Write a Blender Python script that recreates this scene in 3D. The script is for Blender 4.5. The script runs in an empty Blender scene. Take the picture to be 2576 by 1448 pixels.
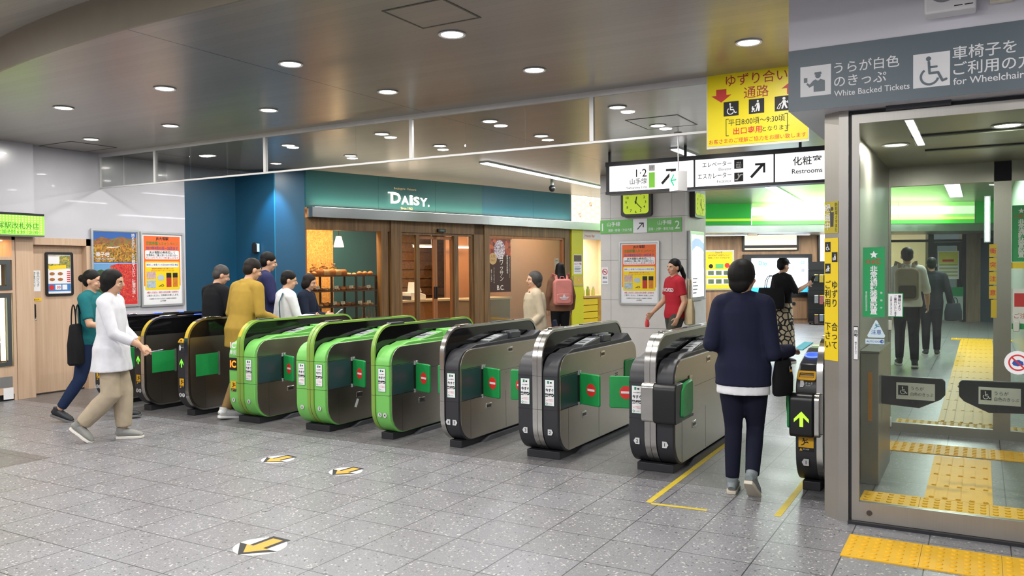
import bpy, bmesh, math, random
from mathutils import Vector, Matrix
D = bpy.data; SC = bpy.context.scene; COL = SC.collection
random.seed(7); PI = math.pi
# ---------------------------------------------------------------- camera
cam_d = D.cameras.new('camera'); cam = D.objects.new('camera', cam_d); COL.objects.link(cam); SC.camera = cam
cam_d.sensor_width = 36; cam_d.lens = 2054.75/2576*36; cam_d.clip_end = 100
pit, yaw, rol = math.radians(-1.2519), math.radians(-29.866), math.radians(-0.4812)
CAM = Vector((3.0514, -5.1466, 1.5629))
_f0 = Vector((math.sin(yaw), math.cos(yaw), 0)); _r0 = Vector((math.cos(yaw), -math.sin(yaw), 0)); _u0 = Vector((0, 0, 1))
FW = _f0*math.cos(pit)+_u0*math.sin(pit); _u = _u0*math.cos(pit)-_f0*math.sin(pit)
RT = _r0*math.cos(rol)+_u*math.sin(rol); UP = _u*math.cos(rol)-_r0*math.sin(rol)
cam.matrix_world = Matrix(((RT.x, UP.x, -FW.x, CAM.x), (RT.y, UP.y, -FW.y, CAM.y), (RT.z, UP.z, -FW.z, CAM.z), (0, 0, 0, 1)))
# ---------------------------------------------------------------- world, exposure
w = D.worlds.new('world'); SC.world = w; w.use_nodes = True
w.node_tree.nodes['Background'].inputs[0].default_value = (.55, .62, .7, 1)
w.node_tree.nodes['Background'].inputs[1].default_value = .25
SC.view_settings.view_transform = 'Standard'; SC.view_settings.look = 'None'
SC.view_settings.gamma = 1; SC.view_settings.use_curve_mapping = False
SC.view_settings.exposure = 0.0
SC.cycles.max_bounces = 7; SC.cycles.diffuse_bounces = 3; SC.cycles.glossy_bounces = 4
SC.cycles.transparent_max_bounces = 16; SC.cycles.caustics_reflective = False; SC.cycles.caustics_refractive = False
SC.cycles.sample_clamp_indirect = 4; SC.cycles.use_denoising = True
P_DOWN = 20; P_HALL = 105; P_STRIP = 45
CEIL = 3.2

def area(name, loc, size, power, rot=(0, 0, 0), sy=None, color=(1, 1, 1), shape=None, parent=None):
    l = D.lights.new(name, 'AREA'); l.energy = power; l.color = color; l.size = size
    l.shape = shape or ('RECTANGLE' if sy else 'SQUARE')
    if sy: l.size_y = sy
    o = D.objects.new(name, l); COL.objects.link(o); o.location = loc; o.rotation_euler = rot; o.parent = parent
    return o

# large lamps of the front hall (behind the camera) and of the concourse
HALL = [(-5.5, -3.2), (-2.2, -4.2), (1.2, -4.2), (-4.0, -6.5), (0.2, -7.5), (4.4, -3.0)]
for x, y in HALL:
    area('hall_lamp_light', (x, y, 3.40), 1.3, P_HALL, sy=.5, color=(1, .985, .96))
# ---------------------------------------------------------------- materials
def lin(h):
    if isinstance(h, str):
        h = h.lstrip('#'); h = [int(h[i:i+2], 16)/255 for i in (0, 2, 4)]
        h = [c/12.92 if c <= .04045 else ((c+.055)/1.055)**2.4 for c in h]
    return (h[0], h[1], h[2], 1)
_mats = {}
class N:
    def __init__(s, name):
        s.m = D.materials.new(name); s.m.use_nodes = True; s.t = s.m.node_tree; s.b = s.t.nodes['Principled BSDF']
    def n(s, typ, **kw):
        nd = s.t.nodes.new(typ)
        for k, v in kw.items():
            if k.startswith('i_'):
                k = k[2:]; nd.inputs[int(k) if k.isdigit() else k.replace('_', ' ')].default_value = v
            else: setattr(nd, k, v)
        return nd
    def l(s, a, b): s.t.links.new(a, b)
    def math(s, op, a, b=None, c=None):
        nd = s.n('ShaderNodeMath', operation=op)
        for i, v in enumerate((a, b, c)):
            if v is None: continue
            if isinstance(v, (int, float)): nd.inputs[i].default_value = v
            else: s.l(v, nd.inputs[i])
        return nd.outputs[0]
    def mix(s, f, a, b):
        nd = s.n('ShaderNodeMix', data_type='RGBA')
        for i, v in ((0, f), (6, a), (7, b)):
            if isinstance(v, (int, float)): nd.inputs[i].default_value = v
            elif isinstance(v, (tuple, list, str)): nd.inputs[i].default_value = lin(v)
            else: s.l(v, nd.inputs[i])
        return nd.outputs[2]
    def co(s, kind='Object'): return s.n('ShaderNodeTexCoord').outputs[kind]
def mat(name, col, rough=.5, metal=0, em=0, var=.06, vs=6, bump=0, spec=.5, stretch=None, emc=None, coat=0):
    """principled material with a soft noise variation of its colour"""
    if name in _mats: return _mats[name]
    n = N(name); b = n.b; c = lin(col)
    b.inputs['Roughness'].default_value = rough; b.inputs['Metallic'].default_value = metal
    b.inputs['Specular IOR Level'].default_value = spec; b.inputs['Coat Weight'].default_value = coat
    tx = n.n('ShaderNodeTexNoise', i_Scale=vs, i_Detail=4.0)
    co = n.co()
    if stretch:
        mp = n.n('ShaderNodeMapping'); mp.inputs['Scale'].default_value = stretch; n.l(co, mp.inputs[0]); co = mp.outputs[0]
    n.l(co, tx.inputs['Vector'])
    d = tuple(x*(1-var*2) for x in c[:3]); e = tuple(min(1, x*(1+var)) for x in c[:3])
    n.l(n.mix(tx.outputs['Fac'], d, e), b.inputs['Base Color'])
    if bump:
        bp = n.n('ShaderNodeBump', i_Strength=bump, i_Distance=.01); n.l(tx.outputs['Fac'], bp.inputs['Height']); n.l(bp.outputs[0], b.inputs['Normal'])
    if em:
        b.inputs['Emission Color'].default_value = lin(emc or col); b.inputs['Emission Strength'].default_value = em
    _mats[name] = n.m; return n.m
def glass(name, tint='#ffffff', refl=1.0, rough=0.0, base=.02):
    if name in _mats: return _mats[name]
    n = N(name); t = n.t; t.nodes.remove(n.b); out = t.nodes['Material Output']
    tr = n.n('ShaderNodeBsdfTransparent'); tr.inputs[0].default_value = lin(tint)
    gl = n.n('ShaderNodeBsdfGlossy', i_Roughness=rough)
    fr = n.n('ShaderNodeLayerWeight', i_Blend=.25)
    tx = n.n('ShaderNodeTexNoise', i_Scale=3.0)
    f = n.math('ADD', n.math('MULTIPLY', fr.outputs['Fresnel'], refl*.8), n.math('MULTIPLY', tx.outputs['Fac'], base*2))
    mx = n.n('ShaderNodeMixShader'); n.l(f, mx.inputs[0]); n.l(tr.outputs[0], mx.inputs[1]); n.l(gl.outputs[0], mx.inputs[2])
    n.l(mx.outputs[0], out.inputs[0]); _mats[name] = n.m; return n.m
def wood(name, c1, c2, scale=(1, 1, 8), rough=.5, axis=2, fine=1.0):
    if name in _mats: return _mats[name]
    n = N(name); mp = n.n('ShaderNodeMapping'); sc = [22*fine, 22*fine, 22*fine]; sc[axis] = 1.2; mp.inputs['Scale'].default_value = sc
    n.l(n.co(), mp.inputs[0]); tx = n.n('ShaderNodeTexNoise', i_Scale=1.0, i_Detail=5.0, i_Distortion=.6); n.l(mp.outputs[0], tx.inputs['Vector'])
    rp = n.n('ShaderNodeValToRGB'); rp.color_ramp.elements[0].position = .3; rp.color_ramp.elements[1].position = .7
    rp.color_ramp.elements[0].color = lin(c1); rp.color_ramp.elements[1].color = lin(c2)
    n.l(tx.outputs['Fac'], rp.inputs[0]); n.l(rp.outputs[0], n.b.inputs['Base Color']); n.b.inputs['Roughness'].default_value = rough
    _mats[name] = n.m; return n.m
def steel(name, col='#9a9894', rough=.28, axis=1, metal=1):
    if name in _mats: return _mats[name]
    n = N(name); b = n.b; b.inputs['Metallic'].default_value = metal
    mp = n.n('ShaderNodeMapping'); sc = [260, 260, 260]; sc[axis] = 3; mp.inputs['Scale'].default_value = sc; n.l(n.co(), mp.inputs[0])
    tx = n.n('ShaderNodeTexNoise', i_Scale=1.0, i_Detail=2.0); n.l(mp.outputs[0], tx.inputs['Vector'])
    t2 = n.n('ShaderNodeTexNoise', i_Scale=4.0, i_Detail=3.0); n.l(n.co(), t2.inputs['Vector'])
    c = lin(col)[:3]
    n.l(n.mix(n.math('ADD', n.math('MULTIPLY', tx.outputs['Fac'], .35), n.math('MULTIPLY', t2.outputs['Fac'], .65)), tuple(x*.82 for x in c), tuple(min(1, x*1.14) for x in c)), b.inputs['Base Color'])
    n.l(n.math('ADD', n.math('MULTIPLY', t2.outputs['Fac'], .12), rough-.06), b.inputs['Roughness'])
    _mats[name] = n.m; return n.m
def emis(name, col, st): return mat(name, col, .6, em=st, var=.0, spec=.2)
# ---------------------------------------------------------------- mesh builder
def xbox(m, x0, y0, z0, x1, y1, z1): m.box(x0, y0, z0, x1, y1, z1)
class M:
    """collects shapes for ONE mesh"""
    def __init__(s, xf=None): s.v = []; s.f = []; s.xf = xf
    def add(s, vs, fs):
        o = len(s.v); s.v += [Vector(v) for v in vs]; s.f += [tuple(i+o for i in f) for f in fs]; return s
    def box(s, x0, y0, z0, x1, y1, z1):
        x0, x1 = min(x0, x1), max(x0, x1); y0, y1 = min(y0, y1), max(y0, y1); z0, z1 = min(z0, z1), max(z0, z1)
        return s.add([(x0, y0, z0), (x1, y0, z0), (x1, y1, z0), (x0, y1, z0), (x0, y0, z1), (x1, y0, z1), (x1, y1, z1), (x0, y1, z1)],
                     [(0, 3, 2, 1), (4, 5, 6, 7), (0, 1, 5, 4), (1, 2, 6, 5), (2, 3, 7, 6), (3, 0, 4, 7)])
    def _p(s, ax, p, t): return (t, p[0], p[1]) if ax == 'x' else (p[0], t, p[1]) if ax == 'y' else (p[0], p[1], t)
    def prism(s, pts, ax, a, b):
        n = len(pts)
        return s.add([s._p(ax, p, a) for p in pts]+[s._p(ax, p, b) for p in pts],
                     [tuple(range(n))[::-1], tuple(range(n, 2*n))]+[(i, (i+1) % n, n+(i+1) % n, n+i) for i in range(n)])
    def ring(s, out, inn, ax, a, b):
        n = len(out); V = [s._p(ax, p, t) for t in (a, b) for L in (out, inn) for p in L]; F = []
        for i in range(n):
            j = (i+1) % n
            F += [(i, j, n+j, n+i), (2*n+i, 3*n+i, 3*n+j, 2*n+j), (i, 2*n+i, 2*n+j, j), (n+i, n+j, 3*n+j, 3*n+i)]
        return s.add(V, F)
    def loft(s, P, R, hint=(0, 1, 0), seg=14, cap=True):
        P = [Vector(p) for p in P]; n = len(P); V = []; F = []; hint = Vector(hint)
        for i, p in enumerate(P):
            t = (P[min(i+1, n-1)]-P[max(i-1, 0)]).normalized(); sd = t.cross(hint)
            if sd.length < 1e-4: sd = t.cross(Vector((1, .01, 0)))
            sd.normalize(); up = sd.cross(t); r = R[i]; rx, ry = (r, r) if isinstance(r, (int, float)) else r
            for k in range(seg):
                a = 2*PI*k/seg; V.append(p+sd*rx*math.cos(a)+up*ry*math.sin(a))
        for i in range(n-1):
            for k in range(seg):
                j = (k+1) % seg; F.append((i*seg+k, i*seg+j, (i+1)*seg+j, (i+1)*seg+k))
        if cap: F += [tuple(range(seg))[::-1], tuple(range((n-1)*seg, n*seg))]
        return s.add(V, F)
    def tube(s, P, r, seg=8): return s.loft(P, [r]*len(P), hint=(.13, .2, .97), seg=seg)
    def cyl(s, a, b, r, r2=None, seg=20): return s.loft([a, b], [r, r if r2 is None else r2], hint=(.1, 1, .03), seg=seg)
    def ell(s, c, r, seg=16, rings=10, rot=None):
        c = Vector(c); V = []; F = []; rot = rot or Matrix.Identity(3)
        for i in range(rings+1):
            th = PI*i/rings; 
            for k in range(seg):
                a = 2*PI*k/seg; V.append(c+rot@Vector((r[0]*math.sin(th)*math.cos(a), r[1]*math.sin(th)*math.sin(a), r[2]*math.cos(th))))
        for i in range(rings):
            for k in range(seg):
                j = (k+1) % seg; F.append((i*seg+k, (i+1)*seg+k, (i+1)*seg+j, i*seg+j))
        return s.add(V, F)
    def lathe(s, prof, c=(0, 0, 0), seg=24):
        V = []; F = []; n = len(prof)
        for r, z in prof:
            for k in range(seg): a = 2*PI*k/seg; V.append((c[0]+r*math.cos(a), c[1]+r*math.sin(a), c[2]+z))
        for i in range(n-1):
            for k in range(seg): j = (k+1) % seg; F.append((i*seg+k, i*seg+j, (i+1)*seg+j, (i+1)*seg+k))
        return s.add(V, F)
    def mesh(s, name):
        me = D.meshes.new(name); V = [s.xf@v for v in s.v] if s.xf else s.v
        me.from_pydata(V, [], s.f)
        bm = bmesh.new(); bm.from_mesh(me); bmesh.ops.remove_doubles(bm, verts=bm.verts, dist=1e-6)
        bmesh.ops.recalc_face_normals(bm, faces=bm.faces); bm.to_mesh(me); bm.free(); me.update(); return me
    def obj(s, name, m, parent=None, smooth=True, bevel=0, loc=None, rotz=0):
        me = s.mesh(name); me.materials.append(m); o = D.objects.new(name, me); COL.objects.link(o); o.parent = parent
        if smooth and len(me.polygons):
            me.polygons.foreach_set('use_smooth', [True]*len(me.polygons)); me.set_sharp_from_angle(angle=math.radians(35))
        if bevel:
            b = o.modifiers.new('bevel', 'BEVEL'); b.width = bevel; b.segments = 2; b.limit_method = 'ANGLE'; b.angle_limit = math.radians(40)
        if loc is not None: o.location = loc
        if rotz: o.rotation_euler.z = rotz
        return o
def tag(o, label, cat, group=None, kind=None):
    o['label'] = label; o['category'] = cat
    if group: o['group'] = group
    if kind: o['kind'] = kind
    return o
def thing(name, label, cat, loc=(0, 0, 0), rotz=0, group=None, parent=None):
    o = D.objects.new(name, None); COL.objects.link(o); o.location = loc; o.rotation_euler.z = rotz; o.empty_display_size = .1
    return tag(o, label, cat, group)
def struct(o, label=None):
    o['kind'] = 'structure'; o['category'] = 'building part'
    o['label'] = label or o.name.replace('_', ' ')
    return o
def smesh(name, m, mt, label=None, **k): return struct(m.obj(name, mt, **k), label)
def rr(a0, b0, a1, b1, r, n=6):
    """rounded rectangle; r = radii at (a0,b0),(a0,b1),(a1,b1),(a1,b0)"""
    if isinstance(r, (int, float)): r = [r]*4
    C = [((a0+r[0], b0+r[0]), 1.5*PI, r[0]), ((a0+r[1], b1-r[1]), PI, r[1]), ((a1-r[2], b1-r[2]), .5*PI, r[2]), ((a1-r[3], b0+r[3]), 0, r[3])]
    out = []
    for (c, a, q) in C:
        if q < 1e-6: out.append(c); continue
        for i in range(n+1):
            t = a-(PI/2)*i/n; out.append((c[0]+q*math.cos(t), c[1]+q*math.sin(t)))
    return out
_tc = {}
def text_mesh(s, bold=0, sp=1.0, font=None):
    k = (s, bold, sp)
    if k not in _tc:
        c = D.curves.new('txt', 'FONT'); c.body = s; c.offset = bold; c.resolution_u = 3; c.align_x = 'CENTER'; c.space_line = sp
        o = D.objects.new('txt', c); me = D.meshes.new_from_object(o)
        V = [tuple(v.co) for v in me.vertices]; F = [tuple(p.vertices) for p in me.polygons]
        D.objects.remove(o); D.curves.remove(c); D.meshes.remove(me); _tc[k] = (V, F)
    return _tc[k]
class Board:
    """flat sign: local x right, y up, z out of the face; one mesh per (part, material)"""
    def __init__(s, name, label, cat, o, r, u=(0, 0, 1), group=None, parent=None, part='panel'):
        r = Vector(r).normalized(); u = Vector(u).normalized(); n = r.cross(u); o = Vector(o)
        s.mx = Matrix(((r.x, u.x, n.x, o.x), (r.y, u.y, n.y, o.y), (r.z, u.z, n.z, o.z), (0, 0, 0, 1)))
        s.name, s.label, s.cat, s.group, s.parent, s.part = name, label, cat, group, parent, part; s.k = {}
    def m(s, part, mt):
        if (part, mt.name) not in s.k: s.k[(part, mt.name)] = (M(), mt)
        return s.k[(part, mt.name)][0]
    def rect(s, part, mt, x0, y0, x1, y1, d0=0, d1=.004): s.m(part, mt).box(x0, y0, d0, x1, y1, d1); return s
    def rrect(s, part, mt, x0, y0, x1, y1, r, d0=0, d1=.004): s.m(part, mt).prism(rr(x0, y0, x1, y1, r, 4), 'z', d0, d1); return s
    def poly(s, part, mt, pts, d0=0, d1=.004): s.m(part, mt).prism(pts, 'z', d0, d1); return s
    def disc(s, part, mt, x, y, r, d0=0, d1=.004, seg=24, ry=None):
        return s.poly(part, mt, [(x+r*math.cos(2*PI*i/seg), y+(ry or r)*math.sin(2*PI*i/seg)) for i in range(seg)], d0, d1)
    def ring(s, part, mt, x, y, r, w, d0=0, d1=.004, a0=0, a1=360, seg=28):
        full = abs(a1-a0) >= 360; n = seg
        A = [math.radians(a0+(a1-a0)*i/n) for i in range(n if full else n+1)]
        o = [(x+r*math.cos(a), y+r*math.sin(a)) for a in A]; q = [(x+(r-w)*math.cos(a), y+(r-w)*math.sin(a)) for a in A]
        if full: s.m(part, mt).ring(o, q, 'z', d0, d1)
        else: s.poly(part, mt, o+q[::-1], d0, d1)
        return s
    def stroke(s, part, mt, pts, wd, d0=0, d1=.004, caps=True):
        m = s.m(part, mt)
        for i in range(len(pts)-1):
            a = Vector((pts[i][0], pts[i][1])); b = Vector((pts[i+1][0], pts[i+1][1])); t = (b-a).normalized(); nn = Vector((-t.y, t.x))*wd/2
            e = d1+.00012*i
            m.prism([tuple(a-nn), tuple(b-nn), tuple(b+nn), tuple(a+nn)], 'z', d0, e)
        if caps:
            for i, p in enumerate(pts): s.disc(part, mt, p[0], p[1], wd/2, d0, d1+.00005*(i % 2)+.00003, 10)
        return s
    def text(s, part, mt, t, x, y, h, d=.005, al='l', w=None, bold=0, wmax=None, vert=False, sp=1.0, th=.0012):
        """h: em height; y: baseline (of the first line); w: squeeze to this width"""
        if vert: t = '\n'.join(t); al = 'c'
        V, F = text_mesh(t, bold, sp)
        if not V: return s
        x0 = min(v[0] for v in V); x1 = max(v[0] for v in V); k = h; kx = h
        if w: kx = w/(x1-x0)
        if wmax and (x1-x0)*kx > wmax: kx = wmax/(x1-x0)
        ox = -x0 if al == 'l' else -x1 if al == 'r' else -(x0+x1)/2
        s.m(part, mt).add([(x+(v[0]+ox)*kx, y+v[1]*k, d+th) for v in V], F); return s
    def done(s, bevel=None):
        bevel = bevel or {}
        keys = sorted(s.k, key=lambda q: q[0] != s.part)
        if s.parent is None:
            root = D.objects.new(s.name, None); COL.objects.link(root); root.matrix_world = s.mx; root.empty_display_size = .1
            tag(root, s.label, s.cat, s.group); par = root
            for kk in keys:
                s.k[kk][0].obj(kk[0], s.k[kk][1], root, smooth=False, bevel=bevel.get(kk[0], 0))
        else:
            root = None
            for kk in keys:
                o = s.k[kk][0].obj(s.name if root is None else kk[0], s.k[kk][1], s.parent if root is None else root, smooth=False, bevel=bevel.get(kk[0], 0))
                if root is None: o.matrix_basis = s.mx; root = o
        return root
# frequently used materials
WHITE = mat('white_paint', '#e8e8ea', .45); BLACK = mat('black_plastic', '#17181b', .35); INK = mat('black_ink', '#141416', .6, var=0)
PAPER = mat('white_paper', '#eeeef0', .6, var=.02); RED = mat('red_ink', '#d02a2a', .55, var=.02); YEL = mat('yellow_vinyl', '#f2d21c', .45, var=.03)
GRN = mat('green_vinyl', '#1d8f4a', .5, var=.03); STEEL = steel('brushed_steel'); STEELV = steel('brushed_steel_upright', axis=2); CHROME = mat('polished_steel', '#d4d4d4', .12, 1)
ALU = mat('anodised_aluminium', '#c2c4c6', .35, .8); DGREY = mat('dark_grey_plastic', '#3a3c40', .4); ORANGE = mat('orange_ink', '#ee7722', .5, var=.03)
BLUE = mat('blue_ink', '#2b4fa3', .5, var=.02); GOLD = mat('sticker_yellow', '#f0c419', .5, var=.02); GREYP = mat('light_grey_ink', '#8a8c90', .6, var=0)
# pictograms: drawn in a square of side s whose lower-left corner is (x,y)
def ic_wheel(b, part, mt, x, y, s, d):
    q = lambda L: [(x+s*a, y+s*c) for a, c in L]
    b.disc(part, mt, x+.42*s, y+.86*s, .07*s, d, d+.002, 14)
    b.stroke(part, mt, q([(.43, .76), (.45, .42), (.68, .42), (.80, .16), (.90, .20)]), .07*s, d, d+.002)
    b.stroke(part, mt, q([(.44, .60), (.64, .60)]), .06*s, d, d+.002)
    b.ring(part, mt, x+.45*s, y+.32*s, .27*s, .065*s, d, d+.002, 125, 345)
def ic_pram(b, part, mt, x, y, s, d):
    q = lambda L: [(x+s*a, y+s*c) for a, c in L]
    b.disc(part, mt, x+.60*s, y+.86*s, .08*s, d, d+.002, 14)
    b.poly(part, mt, q([(.52, .74), (.70, .74), (.76, .42), (.72, .1), (.62, .1), (.60, .38), (.50, .1), (.42, .1), (.52, .45)]), d, d+.002)
    b.stroke(part, mt, q([(.54, .70), (.40, .50)]), .06*s, d, d+.002)
    b.poly(part, mt, q([(.14, .40), (.36, .36), (.34, .2), (.18, .2)]), d, d+.002)
    b.disc(part, mt, x+.22*s, y+.45*s, .06*s, d, d+.002, 12); b.disc(part, mt, x+.18*s, y+.13*s, .05*s, d, d+.002, 12); b.disc(part, mt, x+.35*s, y+.13*s, .05*s, d, d+.002, 12)
def ic_case(b, part, mt, x, y, s, d):
    q = lambda L: [(x+s*a, y+s*c) for a, c in L]
    b.disc(part, mt, x+.60*s, y+.85*s, .11*s, d, d+.002, 14)
    b.poly(part, mt, q([(.50, .72), (.72, .72), (.74, .42), (.86, .14), (.74, .1), (.62, .38), (.52, .1), (.40, .1), (.52, .46)]), d, d+.002)
    b.stroke(part, mt, q([(.52, .66), (.38, .48), (.28, .46)]), .06*s, d, d+.002); b.stroke(part, mt, q([(.70, .64), (.88, .52), (.86, .66)]), .055*s, d, d+.002)
    b.stroke(part, mt, q([(.26, .44), (.10, .16), (.24, .10), (.38, .36), (.26, .44)]), .045*s, d, d+.002)
def ic_officer(b, part, mt, x, y, s, d):
    q = lambda L: [(x+s*a, y+s*c) for a, c in L]
    b.disc(part, mt, x+.58*s, y+.68*s, .09*s, d, d+.002, 16)
    b.poly(part, mt, q([(.46, .73), (.70, .73), (.68, .80), (.48, .80)]), d, d+.0024)
    b.poly(part, mt, q([(.50, .56), (.58, .50), (.66, .56), (.80, .50), (.80, .14), (.44, .14), (.44, .36), (.30, .30), (.20, .42), (.24, .46), (.31, .40), (.42, .52)]), d, d+.002)
    b.rect(part, mt, x+.12*s, y+.48*s, x+.23*s, y+.64*s, d, d+.002)
def ic_runner(b, part, mt, x, y, s, d):
    q = lambda L: [(x+s*a, y+s*c) for a, c in L]
    b.disc(part, mt, x+.42*s, y+.84*s, .09*s, d, d+.002, 12)
    b.stroke(part, mt, q([(.46, .72), (.56, .45), (.80, .52), (.90, .44)]), .11*s, d, d+.002); b.stroke(part, mt, q([(.54, .46), (.44, .26), (.22, .16)]), .1*s, d, d+.002)
    b.stroke(part, mt, q([(.30, .56), (.46, .70), (.70, .70), (.84, .80)]), .07*s, d, d+.002)
def arrow_ne(b, part, mt, x, y, s, d, wd=.13):
    q = lambda L: [(x+s*a, y+s*c) for a, c in L]
    b.stroke(part, mt, q([(.08, .06), (.86, .88)]), wd*s, d, d+.002, caps=False)
    b.poly(part, mt, q([(.34, .93), (.34, .80), (.84, .80), (.84, .32), (.97, .32), (.97, .93)]), d, d+.0026)
def arrow_up(b, part, mt, x, y, w, h, d):
    q = lambda L: [(x+w*a, y+h*c) for a, c in L]
    b.poly(part, mt, q([(.5, 1), (1, .5), (1, .28), (.62, .62), (.62, 0), (.38, 0), (.38, .62), (0, .28), (0, .5)]), d, d+.002)
def no_entry(b, mr, mw, x, y, r, d):
    b.disc('no_entry_mark', mr, x, y, r, d, d+.002); b.rect('no_entry_bar', mw, x-r*.75, y-r*.17, x+r*.75, y+r*.17, d, d+.003)
# ================================================================ setting
def floor_mat():
    n = N('granite_tile_floor'); b = n.b
    ob = n.co('Object'); sp = n.n('ShaderNodeSeparateXYZ'); n.l(ob, sp.inputs[0]); X, Y = sp.outputs[0], sp.outputs[1]
    def line(v, wd): # distance to the nearest 0.4 m line
        f = n.math('SUBTRACT', n.math('FRACT', n.math('ADD', n.math('DIVIDE', v, .4), .5)), .5)
        return n.math('LESS_THAN', n.math('MULTIPLY', n.math('ABSOLUTE', f), .4), wd)
    x2 = n.math('ADD', X, n.math('MULTIPLY', n.math('LESS_THAN', X, -.42), .24))
    y2 = n.math('ADD', Y, n.math('MULTIPLY', n.math('GREATER_THAN', Y, .5), .2))
    g = n.math('MAXIMUM', line(x2, .0034), line(y2, .0034))
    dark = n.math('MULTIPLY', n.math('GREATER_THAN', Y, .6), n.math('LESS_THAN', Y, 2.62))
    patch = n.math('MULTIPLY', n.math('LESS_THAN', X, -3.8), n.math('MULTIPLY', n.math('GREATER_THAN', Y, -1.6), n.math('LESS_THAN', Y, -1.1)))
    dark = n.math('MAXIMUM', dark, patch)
    fl = n.math('FLOOR', n.math('DIVIDE', x2, .4)); fm = n.math('FLOOR', n.math('DIVIDE', y2, .4))
    cb = n.n('ShaderNodeCombineXYZ'); n.l(fl, cb.inputs[0]); n.l(fm, cb.inputs[1])
    wn = n.n('ShaderNodeTexWhiteNoise', noise_dimensions='3D'); n.l(cb.outputs[0], wn.inputs['Vector'])
    v1 = n.n('ShaderNodeTexVoronoi', i_Scale=170.0); n.l(ob, v1.inputs['Vector'])
    v2 = n.n('ShaderNodeTexVoronoi', i_Scale=95.0); n.l(ob, v2.inputs['Vector'])
    big = n.n('ShaderNodeTexNoise', i_Scale=2.2, i_Detail=5.0); n.l(ob, big.inputs['Vector'])
    s1 = n.n('ShaderNodeSeparateColor'); n.l(v1.outputs['Color'], s1.inputs[0]); s2 = n.n('ShaderNodeSeparateColor'); n.l(v2.outputs['Color'], s2.inputs[0])
    base = n.mix(big.outputs['Fac'], '#79797d', '#8b8b8f')
    base = n.mix(n.math('MULTIPLY', wn.outputs['Value'], .30), base, '#716e6f')
    base = n.mix(n.math('MULTIPLY', n.math('GREATER_THAN', s1.outputs[0], .92), .28), base, '#c4c4c6')
    base = n.mix(n.math('MULTIPLY', n.math('LESS_THAN', s1.outputs[1], .10), .35), base, '#57575c')
    base = n.mix(n.math('MULTIPLY', n.math('GREATER_THAN', s2.outputs[0], .965), .5), base, '#e6e0da')
    base = n.mix(n.math('MULTIPLY', n.math('LESS_THAN', s2.outputs[1], .02), .8), base, '#333338')
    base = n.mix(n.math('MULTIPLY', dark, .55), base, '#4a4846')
    base = n.mix(n.math('MULTIPLY', g, .9), base, '#242328')
    n.l(base, b.inputs['Base Color'])
    n.l(n.math('ADD', n.math('MULTIPLY', big.outputs['Fac'], .16), .26), b.inputs['Roughness'])
    b.inputs['Specular IOR Level'].default_value = .45
    bp = n.n('ShaderNodeBump', i_Strength=.25, i_Distance=.002); n.l(n.math('SUBTRACT', 1.0, g), bp.inputs['Height']); n.l(bp.outputs[0], b.inputs['Normal'])
    return n.m
def ceiling_mat(name, c, rough=.3, metal=.35, pitch=.1):
    n = N(name); b = n.b; ob = n.co('Object'); sp = n.n('ShaderNodeSeparateXYZ'); n.l(ob, sp.inputs[0])
    f = n.math('FRACT', n.math('DIVIDE', sp.outputs[1], pitch)); gr = n.math('LESS_THAN', f, .03)
    wn = n.n('ShaderNodeTexWhiteNoise', noise_dimensions='1D'); n.l(n.math('FLOOR', n.math('DIVIDE', sp.outputs[1], pitch)), wn.inputs['W'])
    c = lin(c)[:3]
    col = n.mix(wn.outputs['Value'], tuple(x*.94 for x in c), tuple(x*1.05 for x in c))
    jt = n.math('LESS_THAN', n.math('ABSOLUTE', n.math('ADD', sp.outputs[0], 1.93)), .006)
    col = n.mix(n.math('MULTIPLY', gr, .35), col, '#33302c'); col = n.mix(n.math('MULTIPLY', jt, .8), col, '#2a2724')
    n.l(col, b.inputs['Base Color']); b.inputs['Metallic'].default_value = metal; b.inputs['Roughness'].default_value = rough
    tx = n.n('ShaderNodeTexNoise', i_Scale=9.0); n.l(ob, tx.inputs['Vector'])
    bp = n.n('ShaderNodeBump', i_Strength=.12, i_Distance=.004); n.l(n.math('ADD', n.math('MULTIPLY', f, .5), n.math('MULTIPLY', tx.outputs['Fac'], .25)), bp.inputs['Height']); n.l(bp.outputs[0], b.inputs['Normal'])
    return n.m
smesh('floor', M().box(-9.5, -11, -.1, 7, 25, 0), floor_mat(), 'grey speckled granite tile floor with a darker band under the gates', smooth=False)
CEILM = ceiling_mat('ceiling_panel_metal', '#a39d96', .28, .4)
def edge_y(x): return -1.65+(x+1.5)**2/26 if x < -1.5 else -1.65
m = M(); xs = [-9.5+.25*i for i in range(61)]
for a, c in zip(xs[:-1], xs[1:]):
    m.add([(a, edge_y(a), CEIL), (c, edge_y(c), CEIL), (c, 19, CEIL), (a, 19, CEIL), (a, edge_y(a), CEIL+.04), (c, edge_y(c), CEIL+.04), (c, 19, CEIL+.04), (a, 19, CEIL+.04)],
          [(0, 1, 2, 3), (7, 6, 5, 4), (0, 4, 5, 1), (2, 6, 7, 3)])
smesh('ceiling', m, CEILM, 'grey metal panel ceiling with a curved front edge', smooth=False)
m = M()
for a, c in zip(xs[:-1], xs[1:]):
    m.add([(a, edge_y(a)-.02, CEIL-.005), (c, edge_y(c)-.02, CEIL-.005), (c, edge_y(c)-.02, CEIL+.26), (a, edge_y(a)-.02, CEIL+.26), (a, edge_y(a), CEIL-.005), (c, edge_y(c), CEIL-.005), (c, edge_y(c), CEIL+.26), (a, edge_y(a), CEIL+.26)],
          [(0, 1, 2, 3), (7, 6, 5, 4), (0, 4, 5, 1), (3, 2, 6, 7)])
smesh('trim_1', m, mat('ceiling_edge_paint', '#8d8576', .4, .2), 'curved fascia at the front edge of the ceiling')
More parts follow.
